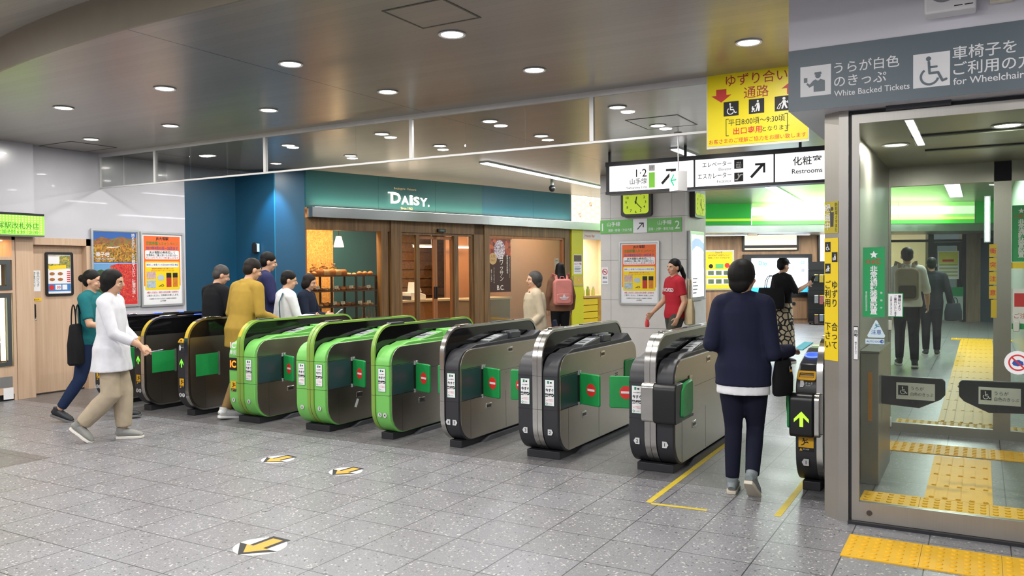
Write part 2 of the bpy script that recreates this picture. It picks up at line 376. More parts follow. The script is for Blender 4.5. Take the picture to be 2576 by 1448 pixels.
smesh('ceiling_front', M().box(-9.5, -11, CEIL+.26, 7, -1.0, CEIL+.32), ceiling_mat('louvre_ceiling', '#a5a39c', .45, .2, .06), 'higher louvred ceiling over the front hall', smooth=False)
HALLD = emis('hall_lamp_diffuser', '#ffffff', 6)
for i, (x, y) in enumerate(HALL):
    t = thing('ceiling_lamp', 'rectangular white lamp in the front hall ceiling', 'ceiling light', (x, y, CEIL+.26), group='front hall ceiling lamps')
    M().box(-.68, -.28, -.03, .68, .28, -.002).obj('lamp_frame', ALU, t); M().box(-.65, -.25, -.034, .65, .25, -.03).obj('diffuser', HALLD, t)
# left wall: white enamel panels, beige timber service front with a recessed door
WALLW = mat('white_enamel_panel', '#c9c8cf', .22, var=.02, coat=.3)
BEIGE = wood('pale_beech_laminate', '#c3a488', '#d2b59a', axis=2, fine=1.4)
smesh('wall_left', M().box(-7.75, .83, 2.02, -7.45, 3.17, CEIL).box(-7.75, 1.6, 0, -7.45, 3.17, 2.02).box(-7.75, -11, 2.33, -7.345, .83, CEIL), WALLW, 'white glossy panel wall at the left', smooth=False)
smesh('trim_2', M().box(-7.75, .60, 0, -7.37, .82, 2.33).box(-7.62, 1.575, 0, -7.44, 1.66, 2.03).box(-7.62, .82, 1.94, -7.44, 1.66, 2.03), BEIGE, 'pale timber pillar and door surround', smooth=False)
smesh('wall_service', M().box(-7.75, .82, 0, -7.57, 1.6, 2.02), BEIGE, 'recess behind the timber door', smooth=False)
dr = smesh('door_1', M().box(-7.57, .825, .012, -7.54, 1.572, 1.94), BEIGE, 'pale timber service door in the left wall', smooth=False)
M().box(-7.541, .826, .008, -7.538, 1.571, .02).obj('door_sill', mat('dark_gap', '#4a4038', .7), dr)
smesh('wall_behind', M().box(-9.5, -11, 0, 7, -10.9, 3.5), WALLW, 'white wall behind the viewer', smooth=False)
smesh('wall_left_front', M().box(-7.75, -11, 0, -7.6, -.62, 2.34), BEIGE, 'pale timber wall in the front hall', smooth=False)
# teal wall between the posters and the bakery
TEAL = mat('teal_wall_paint', '#0f4560', .4, var=.03, vs=3)
smesh('wall_teal', M().prism([(-7.75, 3.17), (-7.45, 3.17), (-7.42, 4.12), (-6.70, 4.27), (-6.37, 4.60), (-6.6, 4.75), (-7.75, 4.75)], 'z', 0, CEIL), TEAL, 'dark teal wall beside the bakery', smooth=False)
smesh('trim_3', M().box(-6.704, 4.262, 0, -6.692, 4.274, CEIL), mat('teal_trim_strip', '#2a7f9c', .3), 'thin metal corner strip on the teal wall')
# right side of the concourse
smesh('wall_right', M().box(3.62, 3.6, 0, 3.8, 23, CEIL), mat('wall_grey_green', '#a9b3ae', .3), 'pale wall along the right of the concourse', smooth=False)
smesh('wall_right_front', M().box(6.8, -11, 0, 7, 3, 3.5), WALLW, 'white wall at the right of the front hall', smooth=False)
# ---------------------------------------------------------------- downlights
RIM = mat('lamp_trim_white', '#d5d5d8', .35, .1); DISC = emis('lamp_diffuser', '#fffaf2', 14)
ROWS = [('row nearest the viewer', [(-4.79, -.33), (-3.23, -.36), (-1.665, -.40), (-.13, -.41)]),
        ('row before the glass screen', [(-6.34, .96), (-4.76, .87), (-3.19, .82), (-1.647, .79), (-.123, .78), (1.586, .88)]),
        ('row just behind the glass screen', [(-6.27, 2.66), (-4.71, 2.60), (-3.145, 2.56), (-1.627, 2.545), (-.139, 2.577)]),
        ('deepest row behind the glass screen', [(-6.15, 3.78), (-4.675, 3.76), (-3.10, 3.70), (-1.61, 3.72), (-.15, 3.80)])]
ORD = ['first', 'second', 'third', 'fourth', 'fifth', 'sixth', 'seventh', 'eighth', 'ninth', 'tenth', 'eleventh', 'twelfth', 'thirteenth', 'fourteenth', 'fifteenth']
dl0 = None
def downlight(x, y, z, label, group, r=.075, power=P_DOWN, col=(1, .97, .92)):
    global dl0
    if dl0 is None:
        dl0 = t = thing('ceiling_downlight', label, 'ceiling light', (x, y, z), group=group)
        M().lathe([(.078, .0), (.095, -.002), (.098, -.007), (.09, -.011), (.076, -.006), (.076, 0)]).obj('trim_ring', RIM, t)
        M().cyl((0, 0, -.006), (0, 0, -.002), .077, seg=28).obj('diffuser', DISC, t)
    else:
        t = dl0.copy(); COL.objects.link(t); t.location = (x, y, z); t['label'] = label; t['group'] = group
        for ch in list(dl0.children):
            if ch.type == 'MESH': c = ch.copy(); COL.objects.link(c); c.parent = t
    area('downlight_light', (0, 0, -.014), .14, power, shape='DISK', color=col, parent=t)
    return t
for rn, L in ROWS:
    for i, (x, y) in enumerate(L):
        downlight(x, y, CEIL, 'round ceiling light, %s from the left, %s' % (ORD[i], rn), 'downlights in the concourse ceiling')
# ceiling hatches and joint lines
HATCH = mat('hatch_edge', '#55504a', .5)
for (x0, y0, x1, y1), lb in (((-.225, -1.06, .24, -.62), 'square ceiling access hatch with dark edge near the top of the view'), ((-7.40, .93, -6.70, 1.55), 'square ceiling access hatch in the corner over the timber door'), ((-.35, 3.3, .25, 4.0), 'square ceiling access hatch seen through the hanging glass')):
    t = thing('ceiling_hatch', lb, 'ceiling hatch', ((x0+x1)/2, (y0+y1)/2, CEIL)); a, c = (x1-x0)/2, (y1-y0)/2
    M().ring(rr(-a, -c, a, c, 0), rr(-a+.014, -c+.014, a-.014, c-.014, 0), 'z', -.004, .001).obj('hatch_frame', HATCH, t, smooth=False)
    M().box(-a+.014, -c+.014, -.002, a-.014, c-.014, .001).obj('hatch_panel', CEILM, t, smooth=False)
# ---------------------------------------------------------------- linear lamps
LAMPW = emis('linear_lamp_white', '#f4f8ff', 9)
def strip_lamp(label, a, b, wd, power, z=CEIL):
    a = Vector((*a, z)); b = Vector((*b, z)); c = (a+b)/2; d = b-a; L = d.length; an = math.atan2(d.y, d.x)
    t = thing('linear_ceiling_lamp', label, 'ceiling light', c, an)
    M().box(-L/2-.02, -wd/2-.015, -.02, L/2+.02, wd/2+.015, 0).obj('lamp_housing', ALU, t, smooth=False)
    M().box(-L/2, -wd/2, -.028, L/2, wd/2, -.02).obj('diffuser', LAMPW, t, smooth=False)
    area('linear_lamp_light', (0, 0, -.035), L, power, sy=wd, color=(.95, .97, 1), parent=t); return t
strip_lamp('long glowing strip lamp in the ceiling before the bakery sign', (-3.45, 5.36), (-3.48, 9.8), .13, 60)
strip_lamp('short strip lamp above the platform sign', (-.55, 5.58), (-.55, 6.5), .11, 20)
strip_lamp('strip lamp in the ceiling below the restroom sign', (-.6, 11.6), (-.85, 15.9), .2, 110)
strip_lamp('strip lamp seen through the glass doors over the corridor', (2.55, 9.0), (2.55, 16.5), .26, 300)
strip_lamp('strip lamp in the front hall', (2.25, -8.5), (2.25, -3.4), .10, 60, CEIL+.26)
# ---------------------------------------------------------------- hanging glass smoke screen
t = thing('hanging_glass_screen', 'clear glass smoke curtain with white metal frame hanging across the ceiling', 'glass screen', (0, 1.8, 0))
FRM = mat('screen_frame_paint', '#d3d2d2', .4, .2); GL = glass('screen_glass', '#fafbfa', .9, 0, .02)
m = M().box(-7.45, -.02, 3.15, 2.03, .02, 3.2).box(-7.45, -.012, 2.725, 2.03, .012, 2.745).box(-7.45, -.015, 2.725, -7.43, .015, 3.2)
m.obj('frame', FRM, t, smooth=False)
for x in (-6.28, -4.28, -2.14, -.07): M().box(x-.02, -.016, 2.745, x+.02, .016, 3.15).obj('mullion', FRM, t, smooth=False)
xs_ = [-7.43, -6.94, -6.28, -5.61, -4.94, -4.28, -2.9, -2.14, -1.47, -.775, -.07, .565, 2.03]
for a, c in zip(xs_[:-1], xs_[1:]): M().box(a+.003, -.003, 2.745, c-.003, .003, 3.15).obj('glass_pane', GL, t, smooth=False)
# ---------------------------------------------------------------- concrete pillar with signs
def panel_mat(name, c, joints, rough=.5):
    n = N(name); ob = n.co(); sp = n.n('ShaderNodeSeparateXYZ'); n.l(ob, sp.inputs[0]); tx = n.n('ShaderNodeTexNoise', i_Scale=5.0, i_Detail=6.0); n.l(ob, tx.inputs['Vector'])
    t3 = n.n('ShaderNodeTexNoise', i_Scale=160.0); n.l(ob, t3.inputs['Vector'])
    cc = lin(c)[:3]; col = n.mix(tx.outputs['Fac'], tuple(x*.88 for x in cc), tuple(x*1.08 for x in cc))
    col = n.mix(n.math('MULTIPLY', n.math('GREATER_THAN', t3.outputs['Fac'], .62), .25), col, '#8a8378')
    for ax, vals in joints.items():
        for v in vals: col = n.mix(n.math('MULTIPLY', n.math('LESS_THAN', n.math('ABSOLUTE', n.math('SUBTRACT', sp.outputs[ax], v)), .004), .7), col, '#6d6a66')
    n.l(col, n.b.inputs['Base Color']); n.b.inputs['Roughness'].default_value = rough; return n.m
smesh('pillar', M().box(-2.75, 8.1, 0, -1.22, 9.26, CEIL), panel_mat('grey_stone_cladding', '#d2cec9', {2: (.55, 1.03, 1.72, 2.45, 2.9), 0: (-2.56, -1.45)}), 'square grey stone pillar behind the gates', smooth=False)
LG = mat('line_green', '#6cb85e', .45, var=.02)
b = Board('platform_direction_sign', 'green and white platform direction strip across the grey pillar', 'sign', (-2.75, 8.095, 2.185), (1, 0, 0))
b.rect('panel', LG, 0, 0, 1.47, .235, 0, .006); b.rect('arrow_panel', PAPER, .615, .0, .865, .237, .006, .009)
arrow_ne(b, 'arrow', INK, .68, .05, .13, .009, .1)
for tx, x, y, h, al in (('1', .03, .05, .19, 'l'), ('2', 1.44, .05, .19, 'r'), ('山手線', .13, .13, .085, 'l'), ('山手線', 1.30, .13, .085, 'r'), ('池袋・新宿・渋谷方面', .15, .035, .055, 'l'), ('田端・上野・東京方面', 1.33, .035, .055, 'r')):
    b.text('lettering', PAPER, tx, x, y, h, .006, al, wmax=.44, bold=.006)
b.done()
# clocks
def clock(label, o, r, w=.55, h=.48, side=False):
    b = Board('wall_clock', label, 'clock', o, r)
    CF = mat('clock_frame', '#2d2c2a', .4); CY = emis('clock_face_lit', '#b9cf3a', .55)
    b.rrect('frame', CF, 0, 0, w, h, .05, 0, .09); b.rrect('face', CY, .045, .045, w-.045, h-.045, .06, .09, .095)
    cx, cy, rx, ry = w/2, h/2, w*.32, h*.34
    for k in range(1, 13):
        a = PI/2-k*PI/6; b.text('numerals', INK, str(k), cx+rx*math.cos(a), cy+ry*math.sin(a)-.02, .062, .096, 'c', bold=.01)
    for ang, L, wd in ((90-(12*30+22*.5), .09, .018), (90-6*22.5, .145, .012)):
        a = math.radians(ang); b.stroke('hand', INK, [(cx-.02*math.cos(a), cy-.02*math.sin(a)), (cx+L*math.cos(a), cy+L*math.sin(a))], wd, .098, .101)
    b.disc('hand', INK, cx, cy, .015, .098, .103, 12); b.done(); return b
clock('square clock with yellow face and dark frame on the pillar front', (-2.33, 8.099, 2.46), (1, 0, 0))
clock('square clock on the right side of the grey pillar', (-1.219, 8.34, 2.43), (0, 1, 0), .62, .46)
# lit map panel on the pillar side
b = Board('map_light_box', 'lit white and blue map panel on the right side of the pillar', 'sign', (-1.219, 8.22, 1.02), (0, 1, 0))
LITW = emis('lit_panel_white', '#f3f6ff', 1.3)
b.rrect('frame', ALU, 0, 0, .78, 1.18, .01, 0, .05); b.rect('panel', LITW, .05, .06, .73, 1.12, .05, .055)
MB = emis('lit_panel_blue', '#a9c2e6', .9)
b.poly('map_area', MB, [(.06, 1.0), (.25, 1.06), (.5, 1.05), (.72, .98), (.72, .84), (.55, .9), (.3, .93), (.06, .84)], .055, .058)
b.poly('map_area', emis('lit_panel_pale', '#dfe2f2', 1.0), [(.06, .84), (.3, .6), (.5, .72), (.72, .55), (.72, .8), (.3, .9)], .055, .0575)
for i in range(5): b.rect('lettering', GREYP, .1, .12+.06*i, .3+.05*(i % 3), .14+.06*i, .055, .058)
b.done()
# ---------------------------------------------------------------- posters
def frame_poster(label, o, r, w, h, fm=ALU, fw=.03, cat='poster', grp=None):
    b = Board('framed_poster', label, cat, o, r, group=grp)
    b.m('frame', fm).ring(rr(0, 0, w, h, .015, 3), rr(fw, fw, w-fw, h-fw, .004, 3), 'z', 0, .03); b.rect('sheet', PAPER, fw*.8, fw*.8, w-fw*.8, h-fw*.8, 0, .012)
    return b
def campaign(label, o, r):
    b = frame_poster(label, o, r, .735, 1.09); d = .012; P = 'printed_panel'
    OR = mat('poster_orange', '#ef6a2e', .5, var=.03); YE = mat('poster_yellow', '#f3d40f', .5, var=.02); GRT = mat('poster_green_ink', '#3f8f3a', .6, var=0)
    b.rect(P, OR, .06, .30, .675, 1.03, d, d+.001); b.rrect(P, YE, .075, .24, .66, .66, .02, d+.001, d+.002)
    b.rrect(P, PAPER, .08, .69, .655, .82, .02, d+.001, d+.002); b.rrect(P, PAPER, .09, .575, .645, .64, .015, d+.002, d+.003)
    b.rect(P, PAPER, .06, .05, .675, .235, d, d+.0008)
    L = [('JR大塚駅', .975, .055, INK), ('定期券購入キャンペーン', .90, .062, GRT), ('2019年9月15日〜25日まで', .835, .05, BLUE), ('JR大塚駅の券売機にて', .775, .045, INK), ('定期券をご購入頂いたお客さまへ', .735, .036, INK), ('ちょっぴりプレゼント券を差し上げます', .70, .034, RED), ('美味しい食事パンの店DAISY大塚店 贈呈', .597, .034, BLUE), ('定期券を券売機で1枚ご購入につき', .545, .024, RED), ('どちらか1つをプレゼントいたします', .515, .024, RED), ('※購入日当日に当駅の改札係員へ定期券を', .195, .032, RED), ('ご提示ください。引換券をお渡しします。', .15, .032, INK), ('引換期間 9月15日から25日まで 引換場所 大塚駅改札', .105, .02, INK), ('JR大塚駅', .07, .025, INK)]
    for tx, y, h, mt in L: b.text('lettering', mt, tx, .3675, y, h, d+.003, 'c', wmax=.54, bold=.008 if h > .04 else 0)
    for x0, y0, mt in ((.10, .40, '#d9b7b4'), (.10, .27, '#b9c9d2')): b.rect('photo', mat('poster_photo_'+mt[1:], mt, .6, var=.35, vs=40), x0, y0, x0+.15, y0+.11, d+.002, d+.003)
    for x0, c in ((.43, '#c23428'), (.54, '#d9832a')):
        b.rect('pack', mat('pack_'+c[1:], c, .6, var=.2, vs=30), x0, .28, x0+.085, .42, d+.002, d+.003); b.rect('pack', BLACK, x0, .42, x0+.085, .49, d+.002, d+.003)
    b.disc('speech_bubble', mat('bubble', '#b9c7cf', .6), .335, .42, .06, d+.002, d+.003, 18, .045)
    b.stroke('bird_drawing', INK, [(.30, .29), (.33, .30), (.36, .29), (.385, .30), (.37, .32), (.34, .31), (.30, .29)], .008, d+.002, d+.003); b.done()
campaign('orange and yellow campaign poster in silver frame on the pillar', (-2.40, 8.098, .95), (1, 0, 0))
campaign('orange and yellow campaign poster in silver frame beside the teal wall', (-7.448, 2.385, 1.075), (0, 1, 0))
b = frame_poster('autumn gorge travel poster with red leaves on the left wall', (-7.448, 1.635, 1.09), (0, 1, 0), .735, 1.09); d = .012
def leaf_mat(name, cols, sc):
    n = N(name); v = n.n('ShaderNodeTexVoronoi', i_Scale=sc); n.l(n.co(), v.inputs['Vector']); s = n.n('ShaderNodeSeparateColor'); n.l(v.outputs['Color'], s.inputs[0])
    rp = n.n('ShaderNodeValToRGB'); e = rp.color_ramp.elements
    for i, c in enumerate(cols):
        q = e[i] if i < 2 else e.new(i/(len(cols)-1)); q.position = i/(len(cols)-1); q.color = lin(c)
    n.l(s.outputs[0], rp.inputs[0]); n.l(rp.outputs[0], n.b.inputs['Base Color']); n.b.inputs['Roughness'].default_value = .4; return n.m
P = 'photo'
b.rect(P, mat('poster_sky', '#2f62b0', .4, var=.1, vs=4), .04, .62, .695, 1.05, d, d+.0005); b.rect(P, mat('poster_sky_low', '#6ea2d0', .4, var=.1, vs=4), .04, .05, .695, .615, d, d+.0005)
b.poly(P, leaf_mat('poster_hills', ['#7a5a3a', '#a8623a', '#6b7a3c', '#8c3f30'], 30), [(.04, .93), (.16, .98), (.3, .95), (.45, .99), (.6, .96), (.695, .98), (.695, .8), (.04, .8)], d+.0005, d+.001)
b.poly(P, leaf_mat('poster_forest', ['#5d6b2e', '#c48a2c', '#3c4a26', '#b0632a', '#d3a63c', '#7a3a24'], 55), [(.04, .86), (.2, .89), (.36, .84), (.5, .9), (.695, .87), (.695, .63), (.04, .63)], d+.001, d+.0015)
b.poly(P, leaf_mat('poster_pines', ['#2c4a2c', '#41602f', '#233a2a'], 60), [(.04, .50), (.15, .53), (.28, .48), (.4, .5), (.4, .1), (.04, .1)], d+.001, d+.0015)
b.poly(P, leaf_mat('poster_maple', ['#c8262c', '#e0403a', '#a81c2a', '#d86a3a'], 60), [(.28, .58), (.4, .61), (.695, .61), (.695, .06), (.45, .06), (.4, .3), (.32, .42)], d+.0015, d+.002)
b.stroke(P, PAPER, [(.24, .83), (.42, .845)], .008, d+.0015, d+.002); b.rect(P, RED, .04, .035, .695, .075, d+.002, d+.0025)
b.text('lettering', PAPER, '時を忘れて、ただ観ていたい。紅葉の旅。', .64, .99, .055, d+.003, vert=True, sp=.86, bold=.006)
b.text('lettering', PAPER, '鳴子峡', .07, .71, .07, d+.003, bold=.012); b.text('lettering', PAPER, 'NARUKO GORGE', .07, .665, .036, d+.003); b.done()
b = Board('framed_menu_poster', 'small food menu poster in black frame on the timber door', 'poster', (-7.538, 1.06, 1.275), (0, 1, 0)); d = .012
b.m('frame', BLACK).ring(rr(0, 0, .375, .575, .03, 4), rr(.03, .03, .345, .545, .01, 4), 'z', 0, .025); b.rect('sheet', PAPER, .025, .025, .35, .55, 0, d)
b.rect('printed_panel', leaf_mat('menu_field', ['#d9b93c', '#8aa05a', '#6d7a4a', '#c97b4a'], 60), .035, .36, .34, .53, d, d+.001); b.rect('printed_panel', PAPER, .04, .42, .19, .52, d+.001, d+.002)
b.poly('printed_panel', YEL, [(.05, .34), (.28, .36), (.28, .41), (.05, .39)], d+.001, d+.002); b.rect('printed_panel', mat('menu_blue', '#3f7fc4', .5), .035, .06, .34, .16, d, d+.001)
for i in range(6): b.rect('printed_panel', RED, .29, .18+.026*i, .335, .192+.026*i, d, d+.0015)
for x, y in ((.09, .29), (.20, .29), (.09, .215), (.20, .215)): b.disc('food_photo', mat('food_brown', '#b0703a', .6, var=.25, vs=60), x, y, .035, d, d+.0015, 16, .022)
b.disc('printed_panel', RED, .08, .11, .035, d+.001, d+.002); b.rect('printed_panel', PAPER, .13, .08, .21, .145, d+.001, d+.002); b.rect('printed_panel', PAPER, .225, .08, .29, .145, d+.001, d+.002)
b.text('lettering', RED, '30', .15, .095, .05, d+.002, bold=.02); b.done()
b = Board('paper_notice', 'narrow white paper notice taped to the timber door', 'notice', (-7.538, .84, 1.34), (0, 1, 0)); b.rect('sheet', PAPER, 0, 0, .16, .27, 0, .002)
b.text('lettering', INK, '出入口につき', .13, .225, .04, .002, vert=True, sp=.8); b.text('lettering', INK, '物を置かないで', .08, .225, .035, .002, vert=True, sp=.8); b.text('lettering', INK, 'ください', .03, .225, .035, .002, vert=True, sp=.8); b.done()
b = Board('yellow_label', 'small yellow label over the door handle', 'label', (-7.538, .84, 1.215), (0, 1, 0)); b.rect('sheet', GOLD, 0, 0, .17, .04, 0, .002); b.text('lettering', INK, '関係者以外', .02, .01, .025, .002); b.done()
t = thing('door_lock', 'black electronic door lock with blue light on the timber door', 'door lock', (-7.54, .87, 1.0))
M().box(0, -.035, 0, .05, .045, .18).obj('body', BLACK, t, bevel=.01); M().box(.05, -.01, .12, .053, .01, .15).obj('light', emis('lock_blue_light', '#3a5cff', 2), t)
M().tube([(.03, .02, -.0), (.07, .03, -.02), (.07, -.03, -.05)], .012).obj('handle', CHROME, t)
# ================================================================ header box and staffed passage enclosure (right)
BOXW = mat('header_box_paint', '#dcdbe4', .4, var=.02); BAND = mat('header_band_slate', '#5d6b74', .35, var=.02); EG = steel('enclosure_steel', '#a29e98', .34, 2, .6)
smesh('header_box', M().box(2.03, .05, 2.515, 4.6, 1.42, CEIL).box(2.03, 1.42, 2.515, 4.6, 1.425, CEIL), BOXW, 'pale box header above the glass passage', smooth=False)
smesh('header_front', M().box(2.03, -1.0, CEIL-.002, 4.6, .05, CEIL+.001), CEILM, 'ceiling strip before the header', smooth=False)
b = Board('passage_sign', 'slate grey sign for wheelchair users and white backed tickets over the glass door', 'sign', (2.028, .049, 2.512), (1, 0, 0))
b.rect('panel', BAND, 0, 0, 2.5, .368, 0, .004); d = .004
for x, y, s in ((.07, .082, .175), (.685, .062, .185)): b.rect('pictogram_panel', PAPER, x, y, x+s, y+s*1.03, d, d+.002)
ic_officer(b, 'pictogram', BAND, .07, .082, .175, d+.002); ic_wheel(b, 'pictogram', BAND, .685, .062, .185, d+.002)
for tx, x, y, h in (('うらが白色', .262, .205, .073), ('のきっぷ', .262, .125, .073), ('White Backed Tickets', .262, .066, .048), ('車椅子を', .882, .205, .079), ('ご利用の方', .886, .118, .079), ('for Wheelchair', .886, .060, .054)):
    b.text('lettering', PAPER, tx, x, y, h, d, bold=.008, wmax=.405)
b.done()
t = thing('wall_speaker', 'white box loudspeaker with round grille above the passage sign', 'loudspeaker', (2.9, .05, 2.95))
m = M(); m.prism([(-.125, 0), (.125, 0), (.125, .30), (-.125, .30)], 'y', -.13, 0); m.obj('body', WHITE, t, bevel=.012)
g = M().cyl((-.03, -.131, .13), (-.03, -.137, .13), .078, seg=32); g.obj('grille', mat('speaker_grille', '#9a9aa0', .5, var=.5, vs=220), t)
M().box(.02, -.132, .022, .06, -.1, .027).box(.07, -.132, .022, .11, -.1, .027).obj('slot', BLACK, t)
t = thing('wall_box', 'small cream switch box with red mark beside the loudspeaker', 'switch box', (3.14, .05, 2.985))
M().box(-.055, -.04, 0, .055, 0, .16).obj('body', mat('cream_plastic', '#d9d3c4', .4), t, bevel=.006); M().box(-.04, -.042, .02, .04, -.039, .12).obj('window', DGREY, t); M().box(-.03, -.044, .04, .03, -.041, .075).obj('mark', RED, t)
# front steel post
pf = [(2.20, .28), (2.295, .2), (2.35, .2), (2.35, .43), (2.20, .43)]
smesh('trim_4', M().prism(pf, 'z', 0, 2.514), EG, 'stainless steel corner post of the glass passage', smooth=False)
nx, ny = .095, -.08; rv = Vector((.095, -.08, 0)); L = rv.length
o0 = Vector((2.20, .28, 0)); nn = Vector((-.08, -.095, 0)).normalized()
b = Board('yellow_courtesy_sticker', 'long yellow sticker with pictograms asking passengers to share the lane', 'sticker', o0+nn*.001+Vector((0, 0, .985)), rv)
W_ = L-.004; b.rect('sheet', YEL, .002, 0, W_, .76, 0, .002)
for (ic, x, y) in ((ic_wheel, .008, .675), (ic_pram, .068, .61), (ic_case, .008, .54)): b.rect('pictogram_panel', INK, x, y, x+.048, y+.062, .002, .003); ic(b, 'pictogram', PAPER, x+.003, y+.008, .043, .003)
for tx, x, y in (('ご利用', .033, .45), ('下さい', .033, .19), ('ゆずり', .092, .45), ('合って', .092, .19)): b.text('lettering', INK, tx, x, y, .056, .003, vert=True, sp=1.0, bold=.006)
b.done()
b = Board('yellow_warning_sticker', 'yellow and grey security camera sticker high on the steel post', 'sticker', o0+nn*.001+Vector((0, 0, 1.775)), rv); b.rect('sheet', mat('olive_yellow', '#c2b22c', .5), .002, 0, W_, .195, 0, .002)
b.text('lettering', PAPER, '録画中', .03, .135, .055, .002, vert=True, sp=1, bold=.01); b.text('lettering', INK, '防犯用さすまた', .105, .165, .026, .002, vert=True, sp=1)
b.disc('figure', DGREY, .068, .15, .012, .002, .003); b.poly('figure', DGREY, [(.052, .13), (.084, .13), (.08, .04), (.056, .04)], .002, .003); b.stroke('figure', DGREY, [(.056, .125), (.042, .16)], .009, .002, .003); b.done()
# sliding glass door
PG = glass('passage_glass', '#f1f6f2', .8, 0, .018)
dr = smesh('door_2', M().box(2.37, .19, .02, 2.412, .235, 2.485).box(2.412, .19, 2.43, 3.55, .235, 2.485).box(2.412, .19, .02, 3.55, .235, .135).box(3.508, .19, .135, 3.55, .235, 2.43), EG, 'sliding steel framed glass door of the passage', smooth=False)
M().box(2.412, .21, .135, 3.508, .218, 2.43).obj('glass_pane', PG, dr, smooth=False); M().cyl((2.47, .189, .075), (2.47, .184, .075), .016).obj('bolt', mat('bolt_dark', '#5f5552', .4, .8), dr)
smesh('trim_5', M().box(2.352, .16, 0, 3.6, .26, .018).box(2.352, .21, .018, 2.368, .26, 2.5), mat('door_track_dark', '#26262a', .5), 'dark door track')
smesh('trim_6', M().box(2.35, .24, 2.485, 4.6, .32, 2.515).box(2.56, .165, 2.487, 2.9, .20, 2.515), DGREY, 'door operator strip below the header')
b = Board('door_label', 'narrow white automatic door label on the door frame', 'label', (2.38, .189, 1.0), (1, 0, 0)); b.rrect('frame', BLACK, 0, 0, .027, .205, .004, 0, .002); b.rect('sheet', PAPER, .002, .004, .025, .2, .002, .003)
b.text('lettering', INK, '自動', .0135, .165, .022, .003, vert=True, sp=1, bold=.01); b.text('lettering', INK, '開きますので', .0135, .10, .013, .003, vert=True, sp=1); b.done()
def sticker(name, label, x0, z0, w, h, mt, y=.2095): b = Board(name, label, 'sticker', (x0, y, z0), (1, 0, 0)); b.rect('sheet', mt, 0, 0, w, h, 0, .0008); return b
PG2 = mat('green_sticker', '#159a55', .5, var=.02)
b = sticker('emergency_alarm_sticker', 'tall green emergency alarm sticker at the left of the front glass door', 2.43, 1.262, .122, .42, PG2); d = .0012
b.poly('star', PAPER, [(.061+(.024 if i % 2 == 0 else .011)*math.sin(i*PI/5), .375+(.024 if i % 2 == 0 else .011)*math.cos(i*PI/5)) for i in range(10)], d, d+.0006)
b.text('lettering', RED, '110番', .061, .32, .038, d, 'c', bold=.012, wmax=.09); b.text('lettering', PAPER, '非常通報装置設置', .061, .272, .043, d, vert=True, sp=.84, bold=.02); b.text('lettering', PAPER, '警視庁', .103, .14, .014, d, vert=True, sp=3.2); b.text('lettering', PAPER, '東京都防犯協会連合会', .02, .145, .012, d, vert=True, sp=1); b.done()
b = sticker('white_notice_sticker', 'white service notice with green border beside the green alarm sticker', 2.567, 1.265, .085, .142, PG2); b.rect('sheet_face', PAPER, .005, .005, .08, .137, .0008, .0014)
for tx, x, h in (('筆談により', .066, .019), ('ご案内いたします', .043, .016), ('お気軽にお申し出ください', .02, .0095)): b.text('lettering', INK, tx, x, .115, h, .0016, vert=True, sp=1, bold=.01)
b.done()
b = Board('caution_triangle_sticker', 'pale triangular caution sticker on the glass door', 'sticker', (2.455, .2095, 1.138), (1, 0, 0)); LB = mat('pale_blue_vinyl', '#cfe3ec', .5); b.poly('sheet', LB, [(0, .012), (.006, 0), (.094, 0), (.1, .012), (.054, .104), (.046, .104)], 0, .001)
b.text('lettering', BLUE, '注意', .05, .022, .03, .0012, 'c'); ic_runner(b, 'pictogram', mat('teal_ink', '#3a7f9c', .5), .032, .05, .038, .001); b.done()
b = sticker('auto_door_sticker', 'small white auto door sticker under the caution triangle', 2.445, 1.10, .105, .03, LB); b.text('lettering', BLUE, 'AUTO DOOR', .006, .009, .016, .0012); b.disc('emblem', BLUE, .092, .015, .011, .001, .0018); b.disc('emblem_hole', LB, .096, .015, .006, .0018, .0024, 14); b.done()
b = Board('no_touch_sticker', 'round red and white hands-off sticker at the right edge of the glass', 'sticker', (3.232, .2095, 1.022), (1, 0, 0)); b.disc('sheet', PAPER, 0, 0, .066, 0, .001); b.ring('prohibition_ring', RED, 0, 0, .046, .008, .001, .002)
b.poly('hand', BLUE, [(-.028, -.005), (-.02, .012), (.005, .016), (.025, .006), (.028, -.012), (0, -.02), (-.02, -.016)], .001, .0018); b.stroke('prohibition_bar', RED, [(-.03, .03), (.03, -.03)], .008, .0018, .0026); b.done()
# enclosure side wall, inner ceiling, rear sliding doors
smesh('wall_passage_left', M().box(2.262, .43, 0, 2.292, 3.37, 2.5), EG, 'steel side wall of the glass passage', smooth=False)
smesh('wall_passage_right', M().box(3.55, .24, 0, 3.6, 3.6, 2.5), mat('passage_wall_pale', '#b9bdb4', .35), 'right side wall of the glass passage', smooth=False)
smesh('ceiling_passage', M().box(2.262, .32, 2.497, 4.6, 3.5, 2.512), mat('passage_ceiling', '#a3a294', .4, .2), 'low ceiling inside the glass passage', smooth=False)
smesh('wall_above_passage', M().box(2.2, 3.33, 2.512, 3.62, 3.46, CEIL), BOXW, 'panel above the rear passage doors', smooth=False)
t = downlight(2.483, 1.74, 2.497, 'round ceiling light just inside the glass passage', 'lights inside the glass passage', power=26, col=(1, .95, .86))
t = downlight(3.2, 1.2, 2.497, 'round ceiling light at the right inside the glass passage', 'lights inside the glass passage', power=26, col=(1, .95, .86))
